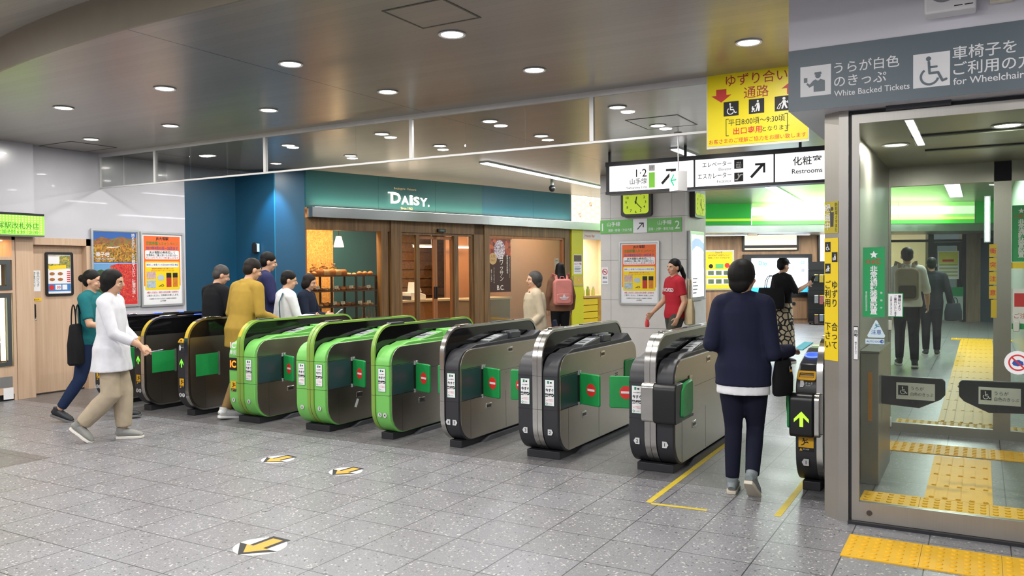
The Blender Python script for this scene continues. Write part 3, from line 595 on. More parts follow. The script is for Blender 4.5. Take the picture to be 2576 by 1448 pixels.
for i, (x0, y0, x1, y1) in enumerate(((2.62, 1.35, 3.5, 1.75), (2.66, 2.2, 3.5, 2.5))):
    t = thing('air_vent', ('nearer', 'farther')[i]+' rectangular vent in the ceiling of the glass passage', 'vent', ((x0+x1)/2, (y0+y1)/2, 2.497))
    M().box(-(x1-x0)/2, -(y1-y0)/2, -.02, (x1-x0)/2, (y1-y0)/2, 0).obj('cover', mat('vent_cover', '#a2a798', .4), t, bevel=.004); M().box(-(x1-x0)/2, -(y1-y0)/2-.03, -.012, (x1-x0)/2, -(y1-y0)/2, -.001).obj('slot', BLACK, t)
dr = smesh('door_3', M().box(2.262, 3.37, 0, 2.305, 3.43, 2.5).box(3.15, 3.37, 0, 3.285, 3.43, 2.5).box(2.305, 3.37, 2.32, 3.55, 3.43, 2.5).box(2.305, 3.37, .0, 3.15, 3.43, .085).box(3.285, 3.37, 0, 3.55, 3.43, .085), EG, 'rear steel framed glass doors of the passage', smooth=False)
M().box(2.305, 3.395, .085, 3.15, 3.402, 2.32).obj('glass_pane', PG, dr, smooth=False); M().box(3.285, 3.395, .085, 3.55, 3.402, 2.32).obj('glass_pane', PG, dr, smooth=False)
for x, z in ((2.27, .96), (3.30, .98), (2.27, 0.04)): M().box(x, 3.355, z, x+.05, 3.372, z+.10).obj('door_bumper', WHITE, dr, bevel=.008)
for x, z in ((2.56, .43), (2.88, .46)): M().ell((x, 3.392, z), (.012, .005, .012)).obj('round_fitting', mat('fitting_grey', '#8f8f90', .3, .6), dr)
b = Board('emergency_alarm_sticker', 'green emergency alarm sticker on the rear door panel at the right', 'sticker', (3.29, 3.394, 1.60), (1, 0, 0)); b.rect('sheet', PG2, 0, 0, .14, .5, 0, .001); b.rect('footer', YEL, -.03, -.06, .14, -.005, 0, .001); d = .0012
b.poly('star', PAPER, [(.07+(.026 if i % 2 == 0 else .011)*math.sin(i*PI/5), .45+(.026 if i % 2 == 0 else .011)*math.cos(i*PI/5)) for i in range(10)], d, d+.0006)
b.text('lettering', RED, '110番', .07, .39, .04, d, 'c', bold=.012, wmax=.1); b.text('lettering', PAPER, '非常通報装置設置', .07, .335, .05, d, vert=True, sp=.84, bold=.02); b.done()
b = Board('lift_notice', 'red and white lift notice low on the rear door panel', 'notice', (3.29, 3.394, 1.0), (1, 0, 0)); b.rect('sheet', PAPER, 0, 0, .24, .36, 0, .001); b.rect('printed_panel', RED, .02, .2, .14, .32, .001, .002); b.rect('printed_panel', PG2, 0, .0, .24, .05, .001, .002); b.text('lettering', RED, 'ご注意ください', .02, .1, .05, .002); b.done()
CS = mat('caution_yellow_tile', '#d8b81e', .5)
for i, ch in enumerate('衝突注意'):
    b = Board('collision_caution_card', 'small yellow caution card, %s from the top on the rear door frame' % ORD[i], 'sticker', (3.115, 3.368, 1.645-.125*i), (1, 0, 0), group='yellow collision caution cards'); b.rect('sheet', CS, 0, 0, .058, .115, 0, .001); b.text('lettering', RED, ch, .029, .035, .052, .0012, 'c', bold=.01); b.done()
b = Board('yellow_edge_strip', 'plain yellow strip under the caution cards', 'sticker', (3.13, 3.368, 1.10), (1, 0, 0)); b.rect('sheet', CS, 0, 0, .045, .16, 0, .001); b.done()
t = thing('vertical_tube_lamp', 'upright fluorescent tube lamp over the yellow caution cards', 'lamp', (3.10, 3.46, 1.78)); M().box(-.025, 0, 0, .025, .02, .42).obj('housing', ALU, t); M().cyl((0, -.014, .01), (0, -.014, .41), .014, seg=12).obj('tube', LAMPW, t)
# flap posts and paddles in the passage
def paddle(label, pl_label, x0, x1, side):
    z0, z1 = .55, .765; y0, y1 = 1.385, 1.42
    t = thing('wheelchair_gate', label, 'gate', ((x0 if side > 0 else x1), 1.4, 0))
    M().box(0, -.2, .0, .12*side, .66, .945).obj('post', EG, t, smooth=False, bevel=.004); M().box(-.002 if side > 0 else .002, -.205, .945, .125*side, .665, .96).obj('post_cap', STEEL, t, smooth=False)
    M().box(.05*side, -.202, .46, .078*side, -.199, .81).obj('orange_label', mat('orange_label', '#c9872a', .5), t, smooth=False)
    L = abs(x1-x0)-.12; s = side
    pts = [(s*.12, z0+.01), (s*(.12+L*.60), z0-.005), (s*(.12+L*.93), z0+.065), (s*(.12+L), z0+.10), (s*(.12+L), z1-.02), (s*(.12+L-.02), z1), (s*.12, z1+.005)]
    p = M().prism(pts, 'y', -.015, .02).obj('paddle', mat('paddle_black', '#242427', .4), t, smooth=False, bevel=.006)
    xa = .12*s+s*.10 if s > 0 else -(.12+L)+.12
    b = Board('plate', '', '', (xa, -.0155, z0+.055), (1, 0, 0), parent=p); b.rect('panel', mat('plate_grey', '#dcdcd8', .4), 0, 0, .25, .12, 0, .002)
    b.rect('pictogram_panel', INK, .012, .03, .078, .1, .002, .003); ic_wheel(b, 'pictogram', PAPER, .015, .033, .062, .003); b.text('lettering', INK, 'うらが', .095, .07, .03, .003); b.text('lettering', INK, '白色のきっぷ', .095, .03, .028, .003, wmax=.145); b.done()
    return t
paddle('steel post with black paddle at the left inside the glass passage', '', 2.30, 2.835, 1)
paddle('steel post with black paddle at the right inside the glass passage', '', 2.92, 3.50, -1)
# ---------------------------------------------------------------- tactile paving
TY = mat('tactile_yellow', '#e3b01c', .5, var=.08, vs=9, bump=.1)
def tactile(x, y, w, h, kind, label, grp, z=0):
    t = thing('tactile_tile', label, 'tactile paving', (x, y, 0), group=grp)
    M().box(0, 0, 0, w, h, .006).obj('base', TY, t, smooth=False)
    m = M()
    if kind == 'dot':
        nx = max(2, round(w/.067)); ny = max(2, round(h/.067))
        for i in range(nx):
            for j in range(ny): m.lathe([(.0165, .0), (.0155, .004), (.011, .0055), (0.0005, .0058)], ((i+.5)*w/nx, (j+.5)*h/ny, .006), 12)
    else:
        n = max(2, round(w/.08))
        for i in range(n): xx = (i+.5)*w/n; m.prism(rr(xx-.016, .012, xx+.016, h-.012, .014, 3), 'z', .006, .011); m.prism(rr(xx-.011, .018, xx+.011, h-.018, .010, 3), 'z', .011, .014)
    o = m.obj('studs' if kind == 'dot' else 'bars', TY, t); return t
LBL = 'yellow studded tactile tile, %s from the left %s'
for i in range(4): tactile(2.394+.38*i, -.455, .378, .40, 'dot', LBL % (ORD[i], 'in the row before the glass door'), 'tactile tiles before the glass door')
for i in range(3): tactile(2.305+.40*i if i else 2.35, .66, .398 if i else .353, .335, 'dot', LBL % (ORD[i], 'in the near row inside the glass passage'), 'tactile tiles in the near passage row')
for i in range(4): tactile(2.725, 1.0+.35*i, .40, .348, 'bar', 'yellow ribbed tactile tile, %s from the door in the glass passage' % ORD[i], 'ribbed tactile tiles in the glass passage')
for i in range(3): tactile(2.31+.40*i, 2.47, .398, .40, 'dot', LBL % (ORD[i], 'in the far row inside the glass passage'), 'tactile tiles in the far passage row')
for i in range(3): tactile(2.31+.40*i, 3.75, .398, .33, 'dot', LBL % (ORD[i], 'just beyond the rear glass door'), 'tactile tiles beyond the rear door')
for i in range(14): tactile(2.68, 4.1+.75*i, .58, .745, 'bar', 'yellow ribbed tactile paving slab, %s beyond the rear glass door' % ORD[i], 'ribbed tactile path beyond the rear door')
for i in range(3): tactile(2.68+.6*i if i else 2.5, 14.6, .595 if i else .77, .45, 'dot', LBL % (ORD[i], 'at the far end of the corridor path'), 'tactile tiles at the far end of the path')
# ---------------------------------------------------------------- floor stickers and tape
ARW = mat('arrow_amber', '#e0a02a', .5, var=.05); ARS = mat('arrow_white', '#e4e4df', .5, var=.06)
def floor_arrow(label, x, y, r, ang, worn=0):
    t = thing('floor_arrow_sticker', label, 'floor sticker', (x, y, 0), ang, 'arrow stickers on the floor')
    M().prism([(r*math.cos(2*PI*i/32), r*math.sin(2*PI*i/32)) for i in range(32)], 'z', .0, .0012).obj('disc', ARS, t, smooth=False)
    A = lambda k, e: [(-.95*r*k-e, 0), (-.1*r, -.62*r-e*2), (-.1*r, -.27*r-e), (.88*r+e, -.27*r-e), (.88*r+e, .27*r+e), (-.1*r, .27*r+e), (-.1*r, .62*r+e*2)]
    M().prism(A(.9, .02*r/.1), 'z', .0012, .0016).obj('arrow_outline', INK, t, smooth=False); M().prism(A(.84, 0), 'z', .0016, .002).obj('arrow', ARW, t, smooth=False)
floor_arrow('round white floor sticker with amber arrow, nearest the viewer', -.51, -1.855, .15, math.radians(88)); floor_arrow('round floor sticker with amber arrow near the green gates', -2.04, -.235, .135, math.radians(80)); floor_arrow('worn round floor sticker with amber arrow, right of the other far one', -1.255, -.285, .13, math.radians(84))
t = thing('floor_drain', 'small round metal disc flush in the floor between the arrow stickers', 'floor drain', (-1.02, -1.33, 0)); M().ring([(.032*math.cos(2*PI*i/24), .032*math.sin(2*PI*i/24)) for i in range(24)], [(.028*math.cos(2*PI*i/24), .028*math.sin(2*PI*i/24)) for i in range(24)], 'z', 0, .0012).obj('rim', DGREY, t, smooth=False); M().cyl((0, 0, 0), (0, 0, .0008), .028, seg=24).obj('lid', mat('cap_grey', '#8c8a8c', .4), t, smooth=False)
TAPE = mat('yellow_tape', '#d9bf3a', .5, var=.12, vs=14)
for (a, c, wd, lb) in (((1.125, .02), (1.085, 2.35), .042, 'yellow tape line along the right side of the steel gate'), ((1.15, .005), (1.52, .03), .035, 'short worn yellow tape across the near end of the wide lane'), ((1.945, .11), (1.935, 2.2), .042, 'yellow tape line beside the black single gate')):
    v = Vector((c[0]-a[0], c[1]-a[1])); p = Vector((-v.y, v.x)).normalized()*wd/2; a = Vector(a); c = Vector(c)
    tag(M().prism([tuple(a-p), tuple(c-p), tuple(c+p), tuple(a+p)], 'z', 0, .0012).obj('floor_tape', TAPE, smooth=False), lb, 'floor tape', 'yellow tape on the floor')
# ---------------------------------------------------------------- hanging signs
b = Board('lane_banner', 'yellow banner with red arrows hanging from the glass screen', 'banner', (1.02, 1.772, 2.60), (1, 0, 0)); W_ = .82; d = .004
b.rect('sleeve', mat('clear_sleeve', '#dcdccf', .3), -.008, -.02, W_+.008, .61, 0, .002); b.rect('panel', mat('banner_yellow', '#ecd918', .4, var=.02), 0, 0, W_, .60, .002, d)
MRO = mat('maroon_ink', '#a03030', .5, var=0)
b.text('lettering', MRO, 'ゆずり合い', .41, .50, .105, d, 'c', bold=.004); b.text('lettering', MRO, '通路', .41, .385, .105, d, 'c', bold=.004)
for x, sgn in ((.12, 1), (.70, -1)): b.poly('arrow', mat('banner_red', '#c23a34', .5), [(x, .425-sgn*.06), (x-.085, .425), (x-.043, .425), (x-.043, .425+sgn*.05), (x+.043, .425+sgn*.05), (x+.043, .425), (x+.085, .425)], d, d+.002)
for i, ic in enumerate((ic_wheel, ic_pram, ic_case)): x = .14+.21*i; b.rect('pictogram_panel', INK, x, .245, x+.125, .365, d, d+.002); ic(b, 'pictogram', PAPER, x+.008, .25, .11, d+.002)
b.text('lettering', INK, '平日8:00頃〜9:30頃', .41, .165, .062, d, 'c', wmax=.46); b.text('lettering', RED, '出口専用', .22, .09, .062, d, bold=.012); b.text('lettering', INK, 'となります', .46, .095, .046, d); b.text('lettering', RED, 'お客さまのご理解ご協力をお願い致します', .41, .022, .042, d, 'c', wmax=.80)
b.stroke('bracket', INK, [(.18, .22), (.16, .22), (.16, .08), (.18, .08)], .005, d, d+.001); b.stroke('bracket', INK, [(.64, .22), (.66, .22), (.66, .08), (.64, .08)], .005, d, d+.001); b.done()
SGN = emis('sign_face_lit', '#ffffff', .95); NAVYF = mat('sign_frame_navy', '#1b1c28', .35)
b = Board('platform_sign', 'long backlit hanging sign for platforms, lift and restrooms', 'sign', (-1.48, 5.5, 2.60), (1, 0, 0)); d = .12; W_ = 4.3
b.rect('housing', NAVYF, 0, 0, W_, .445, -.12, .10); b.rect('frame', NAVYF, 0, 0, W_, .035, .10, .122); b.rect('frame', NAVYF, 0, .385, W_, .445, .10, .122)
for x0, x1 in ((.06, 1.245), (1.275, 2.27), (2.295, 4.25)): b.rect('lit_panel', SGN, x0, .035, x1, .385, .10, d)
for x in (0, 1.09, 2.56): b.m('hanger', NAVYF).box(x+.0, .445, -.02, x+.03, .60, .02)
def tx(s, x, y, h, al='r', mt=INK, wm=None, bo=.008): b.text('lettering', mt, s, x, y, h, d, al, bold=bo, wmax=wm)
tx('1·2', .605, .215, .15, bo=.006); tx('山手線', .605, .125, .085); tx('Yamanote Line', .605, .058, .05); b.rect('line_colour', mat('line_colour_green', '#7cc83c', .5, em=.5), .635, .06, .72, .265, d, d+.002); b.rrect('line_code', PAPER, .635, .285, .72, .365, .01, d, d+.002); b.text('lettering', GREYP, 'JY', .6775, .31, .05, d+.002, 'c')
arrow_ne(b, 'arrow', INK, .80, .09, .22, d, .16); tx('エレベーター', 1.75, .285, .072, wm=.38); tx('Elevator', 1.75, .225, .05, mt=GREYP); tx('エスカレーター', 1.75, .135, .078, wm=.44); tx('Escalator', 1.75, .07, .052, mt=GREYP)
for y in (.235, .07): b.rect('pictogram_panel', INK, 1.785, y, 1.90, y+.115, d, d+.002)
y = .235; b.rect('pictogram', PAPER, 1.81, y+.01, 1.875, y+.06, d+.002, d+.004)
for k in range(3): b.disc('pictogram', PAPER, 1.823+.02*k, y+.078, .008, d+.002, d+.004, 10)
for k in range(3): b.rect('pictogram_detail', INK, 1.818+.019*k, y+.022, 1.829+.019*k, y+.055, d+.004, d+.005)
y = .07; b.stroke('pictogram', PAPER, [(1.80, y+.025), (1.825, y+.025), (1.865, y+.085), (1.888, y+.085)], .014, d+.002, d+.004); b.disc('pictogram', PAPER, 1.838, y+.092, .010, d+.002, d+.004, 10); b.stroke('pictogram', PAPER, [(1.838, y+.08), (1.845, y+.055)], .012, d+.002, d+.004)
arrow_ne(b, 'arrow', INK, 1.98, .10, .20, d, .17); tx('化粧室', 2.845, .235, .115); tx('Restrooms', 2.855, .125, .082); ic_wheel(b, 'pictogram', INK, 2.90, .085, .30, d); arrow_ne(b, 'arrow', INK, 3.4, .10, .2, d, .17); b.done()
b = Board('emergency_exit_sign', 'small hanging green and white exit sign before the platform sign', 'sign', (-.23, 4.43, 2.50), (math.cos(-.6), math.sin(-.6), 0)); b.rect('housing', PAPER, 0, 0, .16, .235, -.14, 0); EXG = emis('exit_green', '#0f9a6a', .5)
b.rect('face', emis('exit_white', '#f2fff8', .8), .005, .005, .155, .23, 0, .004); b.stroke('arrow', EXG, [(.13, .13), (.04, .13)], .018, .004, .006); b.stroke('arrow', EXG, [(.085, .19), (.035, .13), (.085, .07)], .02, .004, .006); b.m('hanger', ALU).cyl((.08, .235, -.07), (.08, .70, -.07), .008, seg=10); b.m('ceiling_plate', ALU).cyl((.08, .685, -.07), (.08, .70, -.07), .05, seg=20); b.done()
# ================================================================ ticket gates
SIDE = steel('gate_side_steel', '#b9b2a7', .30, 1); RIMS = steel('gate_rim_steel', '#c9c7c2', .2, 0); CHB = mat('charcoal_cover', '#2e2e33', .42); CGR = mat('gate_green_cover', '#76c25f', .38, var=.02); RGR = mat('gate_green_rim', '#80a645', .35, var=.02)
SCR = mat('smoked_screen', '#101012', .08, spec=.6, var=0); BASE = mat('plinth_black', '#26272c', .55); FLAP = mat('flap_green', '#1f9a4c', .5, var=.05, vs=20); REC = mat('recess_dark_teal', '#2c4146', .35); SEAM = mat('seam_dark', '#1c1c1e', .6)
FR = mat('no_entry_red', '#e2352c', .5, var=0); NUMP = mat('number_plate', '#cfd0d2', .5); DSP = mat('display_pale', '#b9bfc2', .25); LEDB = emis('blue_led', '#2f4bff', 6); CAU = mat('caution_amber', '#eeb41f', .5)
LIME = emis('arrow_lime', '#a6e23a', 1.2); LIMEG = emis('arrow_green_lit', '#6fdc3a', 1.2); YTRIM = mat('gold_tape', '#d9b83c', .35, var=.15, vs=60)
GY = .84   # world y of the plinth fronts
STK_G = mat('sticker_green_edge', '#2f8a6a', .5)
def lobe_sticker(par, x, y, z0, w=.085, h=.215):
    b = Board('sticker', '', '', (x-w/2, y-.0035, z0), (1, 0, 0), parent=par); b.rect('panel', STK_G, 0, 0, w, h, 0, .001); b.rect('sheet', PAPER, .003, .003, w-.003, h-.003, .001, .0016); d = .0018; k = w/.085; c = w/2
    for t, yy, hh, mt, bo in (('Suicaを登録で', .158, .010, INK, .01), ('今すぐ', .118, .030, INK, .03), ('登録', .078, .030, INK, .03), ('いつもの鉄道利用でも', .052, .007, RED, 0), ('ポイント貯まる!', .040, .009, RED, .01), ('JRE POINT', .015, .009, GREYP, .01)):
        b.text('lettering', mt, t, c if t != '登録' else c-.012, yy, hh, d, 'c', bold=bo, wmax=w*.86)
    b.disc('mark', INK, c+.027, .090, .0135, d, d+.001, 16); b.stroke('mark_tick', PAPER, [(c+.020, .091), (c+.026, .085), (c+.034, .095)], .004, d+.001, d+.002); b.rect('mark', STK_G, c-.02, .182, c-.004, .203, d, d+.001); b.rect('mark', INK, c+.004, .185, c+.02, .197, d, d+.001); b.ring('mark', STK_G, c-.026, .019, .009, .003, d, d+.001); b.done()
def number_plate(par, x, y, z, s, direction=0, round_=False):
    b = Board('number_plate', '', '', (x, y-.0035, z), (1, 0, 0), parent=par); a = .024
    if round_: b.disc('panel', NUMP, 0, 0, .022, 0, .0015, 18)
    else:
        p = [(-a*.8, -a), (a*.8, -a), (a*.8, a), (-a*.8, a)]
        if direction < 0: p = [(-a*.6, -a), (a*.8, -a), (a*.8, a), (-a*.6, a), (-a*1.2, 0)]
        if direction > 0: p = [(-a*.8, -a), (a*.6, -a), (a*1.2, 0), (a*.6, a), (-a*.8, a)]
        b.poly('panel', NUMP, p, 0, .0015)
    b.text('lettering', INK, s, 0, -.0125, .036, .0016, 'c', bold=.015); b.done()
def caution(par, x, y, z, w=.075):
    b = Board('caution_sticker', '', '', (x-w/2, y-.0035, z), (1, 0, 0), parent=par); b.rect('panel', CAU, 0, .028, w, .105, 0, .001); b.rect('footer', INK, 0, 0, w, .028, 0, .001); ic_runner(b, 'pictogram', INK, .006, .034, .064, .001)
    b.poly('warning_triangle', CAU, [(.005, .004), (.027, .004), (.016, .024)], .001, .002); b.text('lettering', PAPER, '飛びこみ注意', .03, .013, .010, .0012, wmax=.04); b.done()
ZS = (.42, .695)
def gate_name_flap(par, hx, y, sgn, length, tip, z0=.42, z1=.685):
    """padded flap hinged at hx, pointing along sgn*x, its tip shifted by tip in y"""
    n = 6; th = .012; out = []; V = Vector((sgn*length, tip, 0)); nn = Vector((-V.y, V.x, 0)).normalized()
    if nn.y > 0: nn = -nn
    m = M(); o = rr(0, z0, length, z1, .014, 3); L = V.length; e = V/L
    P = lambda u, z, k: Vector((hx, y, 0))+e*(u*L/length)+nn*k+Vector((0, 0, z))
    A = [P(u, z, th) for u, z in o]; B_ = [P(u, z, -th) for u, z in o]; c = len(o)
    m.add(A+B_, [tuple(range(c)), tuple(range(c, 2*c))[::-1]]+[(i, (i+1) % c, c+(i+1) % c, c+i) for i in range(c)])
    f = m.obj('flap', FLAP, par, smooth=False, bevel=.007)
    cx = length*.62 if length < .3 else length*.55
    r = e if e.x > 0 else -e; ctr = P(cx, (z0+z1)/2, th+.0006)
    b = Board('no_entry_sign', '', '', ctr, r, parent=f); b.disc('panel', FR, 0, 0, .054, 0, .001); b.rect('no_entry_bar', PAPER, -.042, -.009, .042, .009, .001, .0018); b.done()
    M().box(hx-.012, y-.008, z0-.01, hx+.012, y+.016, z1+.02).obj('hinge', ALU, par, bevel=.003)
def gate(label, x0, x1, kind, cover, rim, lsw, strip, lcov=None, flapL=None, flapR=None, stickers=(), nums=(), extra=None, black_front=False, steps=True, recess=True, entry=False):
    """x0..x1 world extent; strip=(a,b) world extent of the rim; kind: wide | right (one lobe right of the rim) | left"""
    t = thing('ticket_gate', label, 'ticket gate', ((x0+x1)/2, GY, 0)); cx = (x0+x1)/2; X = lambda v: v-cx
    M().box(X(x0)+.03, 0, 0, X(x1)-.03, 1.52, .062).obj('plinth', BASE, t, smooth=False, bevel=.004)
    if kind != 'left': M().prism([(.30, 0), (1.55, 0), (1.55, .04), (.42, .04)], 'x', X(x1)-.029, X(x1)+.02).obj('kick_bar', mat('kick_bar_grey', '#55565c', .45), t, smooth=False)
    lobe = rr(-.09, .055, 1.65, .868, [.22, .175, .15, .18], 8); plate = rr(-.055, .062, 1.64, .862, [.20, .16, .14, .17], 8)
    arch = rr(-.102, .05, 1.632, 1.062, [.24, .25, .19, .19], 9); ain = rr(-.082, .07, 1.612, 1.042, [.22, .23, .17, .17], 9)
    sa, sb = X(strip[0]), X(strip[1])
    M().ring(arch, ain, 'x', sa, sb).obj('arch_rim', rim, t)
    M().prism(rr(-.085, .067, 1.615, 1.045, [.22, .23, .17, .17], 9), 'x', sa+.006, sb-.006).obj('screen_panel', SCR, t)
    if sb-sa > .06: M().ring([(a*1.0, b) for a, b in rr(-.1028, .0492, 1.633, 1.063, [.24, .25, .19, .19], 9)], ain, 'x', (sa+sb)/2-.0015, (sa+sb)/2+.0015).obj('rim_seam', SEAM, t)
    lobes = []
    if kind in ('wide', 'left'): lobes.append((X(x0), sa, -1))
    if kind in ('wide', 'right'): lobes.append((sb, X(x1), 1))
    for a, c, s in lobes:
        M().prism(lobe, 'x', a, c).obj('front_cover', lcov if (lcov and s < 0) else cover, t, bevel=.006)
        xo = c if s > 0 else a
        M().prism(plate, 'x', xo-.002*s, xo+.004*s).obj('side_panel', SIDE, t, bevel=.002)
        for z in ZS: M().box(a-.0005, -.0912, z-.0015, c+.0005, -.02, z+.0015).obj('seam', SEAM, t, smooth=False)
        m = M().box(xo-.001*s, .42, .6185, xo+.0048*s, 1.6, .6205) if s > 0 else M().box(xo-.0048, .42, .6185, xo, 1.6, .6205)
        m.box(xo-.001*s, .72, .07, xo+.0048*s, .722, .42).box(xo-.001*s, .10, .07, xo+.0048*s, .1012, .42).obj('panel_seam', SEAM, t, smooth=False)
        # consoles on the deck
        m = M().prism([(.10, .865), (.22, .895), (1.30, .905), (1.45, .945), (1.56, .865)], 'x', a+.008, c-.006); m.obj('deck_cover', cover, t, bevel=.006)
        wd = (c-a); DK = mat('console_dark', '#3b3d42', .35)
        M().prism([(.42, .893), (.44, .905), (.80, .958), (.80, .893)], 'x', a+.012, c-.012).obj('reader_console', DK if cover is not CGR else CGR, t, bevel=.006)
        M().box(a+.012, .86, .90, a+wd*.52, 1.12, .972).box(a+wd*.56, .86, .90, c-.012, 1.05, .965).obj('console_block', DK if cover is not CGR else CGR, t, bevel=.008)
        M().add([(a+.02, .47, .9107), (c-.02, .47, .9107), (c-.02, .72, .9475), (a+.02, .72, .9475), (a+.02, .47, .9127), (c-.02, .47, .9127), (c-.02, .72, .9495), (a+.02, .72, .9495)], [(0, 3, 2, 1), (4, 5, 6, 7), (0, 1, 5, 4), (1, 2, 6, 5), (2, 3, 7, 6), (3, 0, 4, 7)]).obj('display', DSP, t)
        M().add([(a+.028, .53, .9218), (c-.045, .53, .9218), (c-.045, .56, .9262), (a+.028, .56, .9262), (a+.028, .60, .932), (c-.03, .60, .932), (c-.03, .62, .935), (a+.028, .62, .935)], [(0, 1, 2, 3), (4, 5, 6, 7)]).obj('display_lettering', INK, t, smooth=False)
        if s > 0:
            if recess:
                M().box(c-.002, -.035, .425, c+.006, .275, .69).obj('door_recess', REC, t, smooth=False)
                m = M().box(c-.001, -.045, .695, c+.009, .36, .70).box(c, -.045, .418, c+.008, .30, .423); m.obj('recess_lip', SEAM, t, smooth=False)
                m = M(); m.cyl((c+.008, .295, .405), (c+.008, .295, .44), .011, seg=10); m.cyl((c+.008, .295, .67), (c+.008, .295, .705), .011, seg=10); m.obj('hinge_pin', ALU, t)
                M().box(c-.001, .286, .44, c+.012, .306, .67).obj('hinge_bar', BLACK, t, smooth=False)
            for yy, zz in ((.81, .80), (.41, .318)):
                M().box(c, yy-.05, zz-.026, c+.007, yy+.05, zz+.026).obj('latch_plate', RIMS, t, bevel=.004); M().box(c+.006, yy-.036, zz-.012, c+.0085, yy+.036, zz+.012).obj('latch_slot', mat('latch_dark', '#4a4744', .4, .6), t, smooth=False)
            m = M()
            for k in range(3): m.box(c+.003, 1.10, .55+.018*k, c+.0056, 1.16, .558+.018*k)
            m.obj('vent_slots', SEAM, t, smooth=False)
            M().prism(rr(1.33, .43, 1.60, .69, .03, 4), 'x', c+.003, c+.016).obj('folded_flap', FLAP, t, bevel=.006)
        else: M().prism(rr(1.33, .43, 1.60, .69, .03, 4), 'x', a-.016, a-.003).obj('folded_flap', FLAP, t, bevel=.006)
    M().box(X(x0)+.02, 1.5, .0, X(x1)-.02, 1.58, .03).obj('plinth_end', BASE, t, smooth=False)
    if kind == 'left':   # flush right side under the arch
        pl = [(u, min(v, .86)) for u, v in rr(-.075, .072, 1.605, 1.03, [.215, .225, .165, .165], 9)]
        M().prism(pl, 'x', sb-.004, sb+.001).obj('side_panel', steel('gate_side_dark_steel', '#a39d93', .33, 1), t, smooth=False)
        M().box(sb, .0, .43, sb+.006, .30, .67).obj('folded_flap', FLAP, t, smooth=False, bevel=.004); m = M().box(sb, .305, .42, sb+.012, .318, .68); m.obj('hinge_bar', ALU, t, smooth=False)
        M().box(sb-.001, .12, .08, sb+.0018, .1212, .42).obj('panel_seam', SEAM, t, smooth=False)
    for z in ZS: M().box(sa-.0005, -.1035, z-.0012, sb+.0005, -.09, z+.0012).obj('seam', SEAM, t, smooth=False)
    m = M().prism([(.13, 1.058), (.15, 1.075), (.34, 1.075), (.36, 1.058)], 'x', (sa+sb)/2-.028, (sa+sb)/2+.028); m.obj('sensor_bar', CHROME if rim is RIMS else mat('sensor_dark', '#33353a', .3), t, bevel=.004)
    M().box((sa+sb)/2-.02, .75, 1.061, (sa+sb)/2+.02, 1.15, 1.068).obj('top_strip', mat('top_strip_dark', '#2a2c30', .3), t, smooth=False)
    for x, z0 in stickers: lobe_sticker(t, X(x), -.09, z0)
    for x, z, s, dr, rd in nums: number_plate(t, X(x), -.09, z, s, dr, rd)
    if flapL: gate_name_flap(t, X(x0)-.006, .32, -1, *flapL)
    if flapR: gate_name_flap(t, X(x1)+.006, .32, 1, *flapR)
    if extra: extra(t, X, sa, sb)
    return t
NAMES = dict(g1='steel and charcoal ticket gate between lanes 2 and 1 with bulging flap housing', g2='steel and charcoal double ticket gate between lanes 3 and 2', g3='narrow steel and charcoal ticket gate between lanes 4 and 3', g4='narrow bright green ticket gate between lanes 5 and 4', g5='bright green double ticket gate between lanes 6 and 5', g6='bright green ticket gate with orange lit letters between lanes 7 and 6', g7='charcoal ticket gate with green arrow between lanes 8 and 7', g8='charcoal ticket gate with green arrow behind the woman in white', g9='ticket gate nearest the poster wall, mostly hidden by walkers', g0='charcoal single ticket gate with lime arrow beside the steel post')
# --- lane 2 | 1 : bulging flap housing on the right
def ex5(t, X, sa, sb):
    M().prism([(.33, .20), (.36, .19), (.40, .27), (.37, .28)], 'x', X(-2.421)+.004, X(-2.421)+.006).obj('paper_label', PAPER, t, smooth=False)
def ex1(t, X, sa, sb):
    a, c = sa+.035, X(1.058)
    m = M().prism(rr(-.165, .40, .02, .70, [.03, .05, .01, .03], 5), 'x', sb+.0, c+.035); m.prism([(-.1, .43), (.16, .43), (.16, .45), (-.1, .45)], 'x', sb, c+.03); m.obj('flap_housing', BLACK, t, bevel=.01)
    M().prism(rr(-.155, .405, .0, .705, [.03, .05, .01, .03], 5), 'x', a-.045, sb).obj('housing_rim', RIMS, t, bevel=.006)
    M().box(c-.01, -.05, .405, c+.028, .30, .425).obj('housing_shelf', BLACK, t, smooth=False)
    m = M().prism([(-.04, .45), (.02, .425), (.22, .43), (.25, .46), (.25, .68), (.22, .705), (.05, .69), (-.02, .645)], 'x', c+.012, c+.045); m.obj('folded_flap', mat('flap_green_bright', '#2fae5a', .4, var=.08, vs=14), t, bevel=.014)
    m = M().box(c+.003, .27, .42, c+.008, .34, .72); m.obj('flap_jamb', RIMS, t, smooth=False)
    M().prism(rr(-.03, .43, .26, .70, .02, 4), 'x', c+.003, c+.007).obj('door_recess', SEAM, t)
gate(NAMES['g1'], .698, 1.052, 'wide', CHB, RIMS, .14, (.828, .918), flapL=(.30, -.07), recess=False, stickers=[(.765, .455)], nums=[(.765, .245, '2', -1, 0), (.985, .235, '1', 1, 0)], extra=ex1)
gate(NAMES['g2'], -.284, .083, 'wide', CHB, RIMS, .14, (-.142, -.055), flapL=(.26, -.07), flapR=(.225, -.09), stickers=[(-.215, .455), (.012, .455)], nums=[(-.215, .24, '3', -1, 0), (.012, .24, '2', 1, 0)])
gate(NAMES['g3'], -1.067, -.882, 'right', CHB, RIMS, .14, (-1.067, -1.022), flapL=(.26, -.07), flapR=(.225, -.09), stickers=[(-.952, .455)], nums=[(-.985, .24, '4', -1, 0), (-.921, .24, '3', 1, 0)])
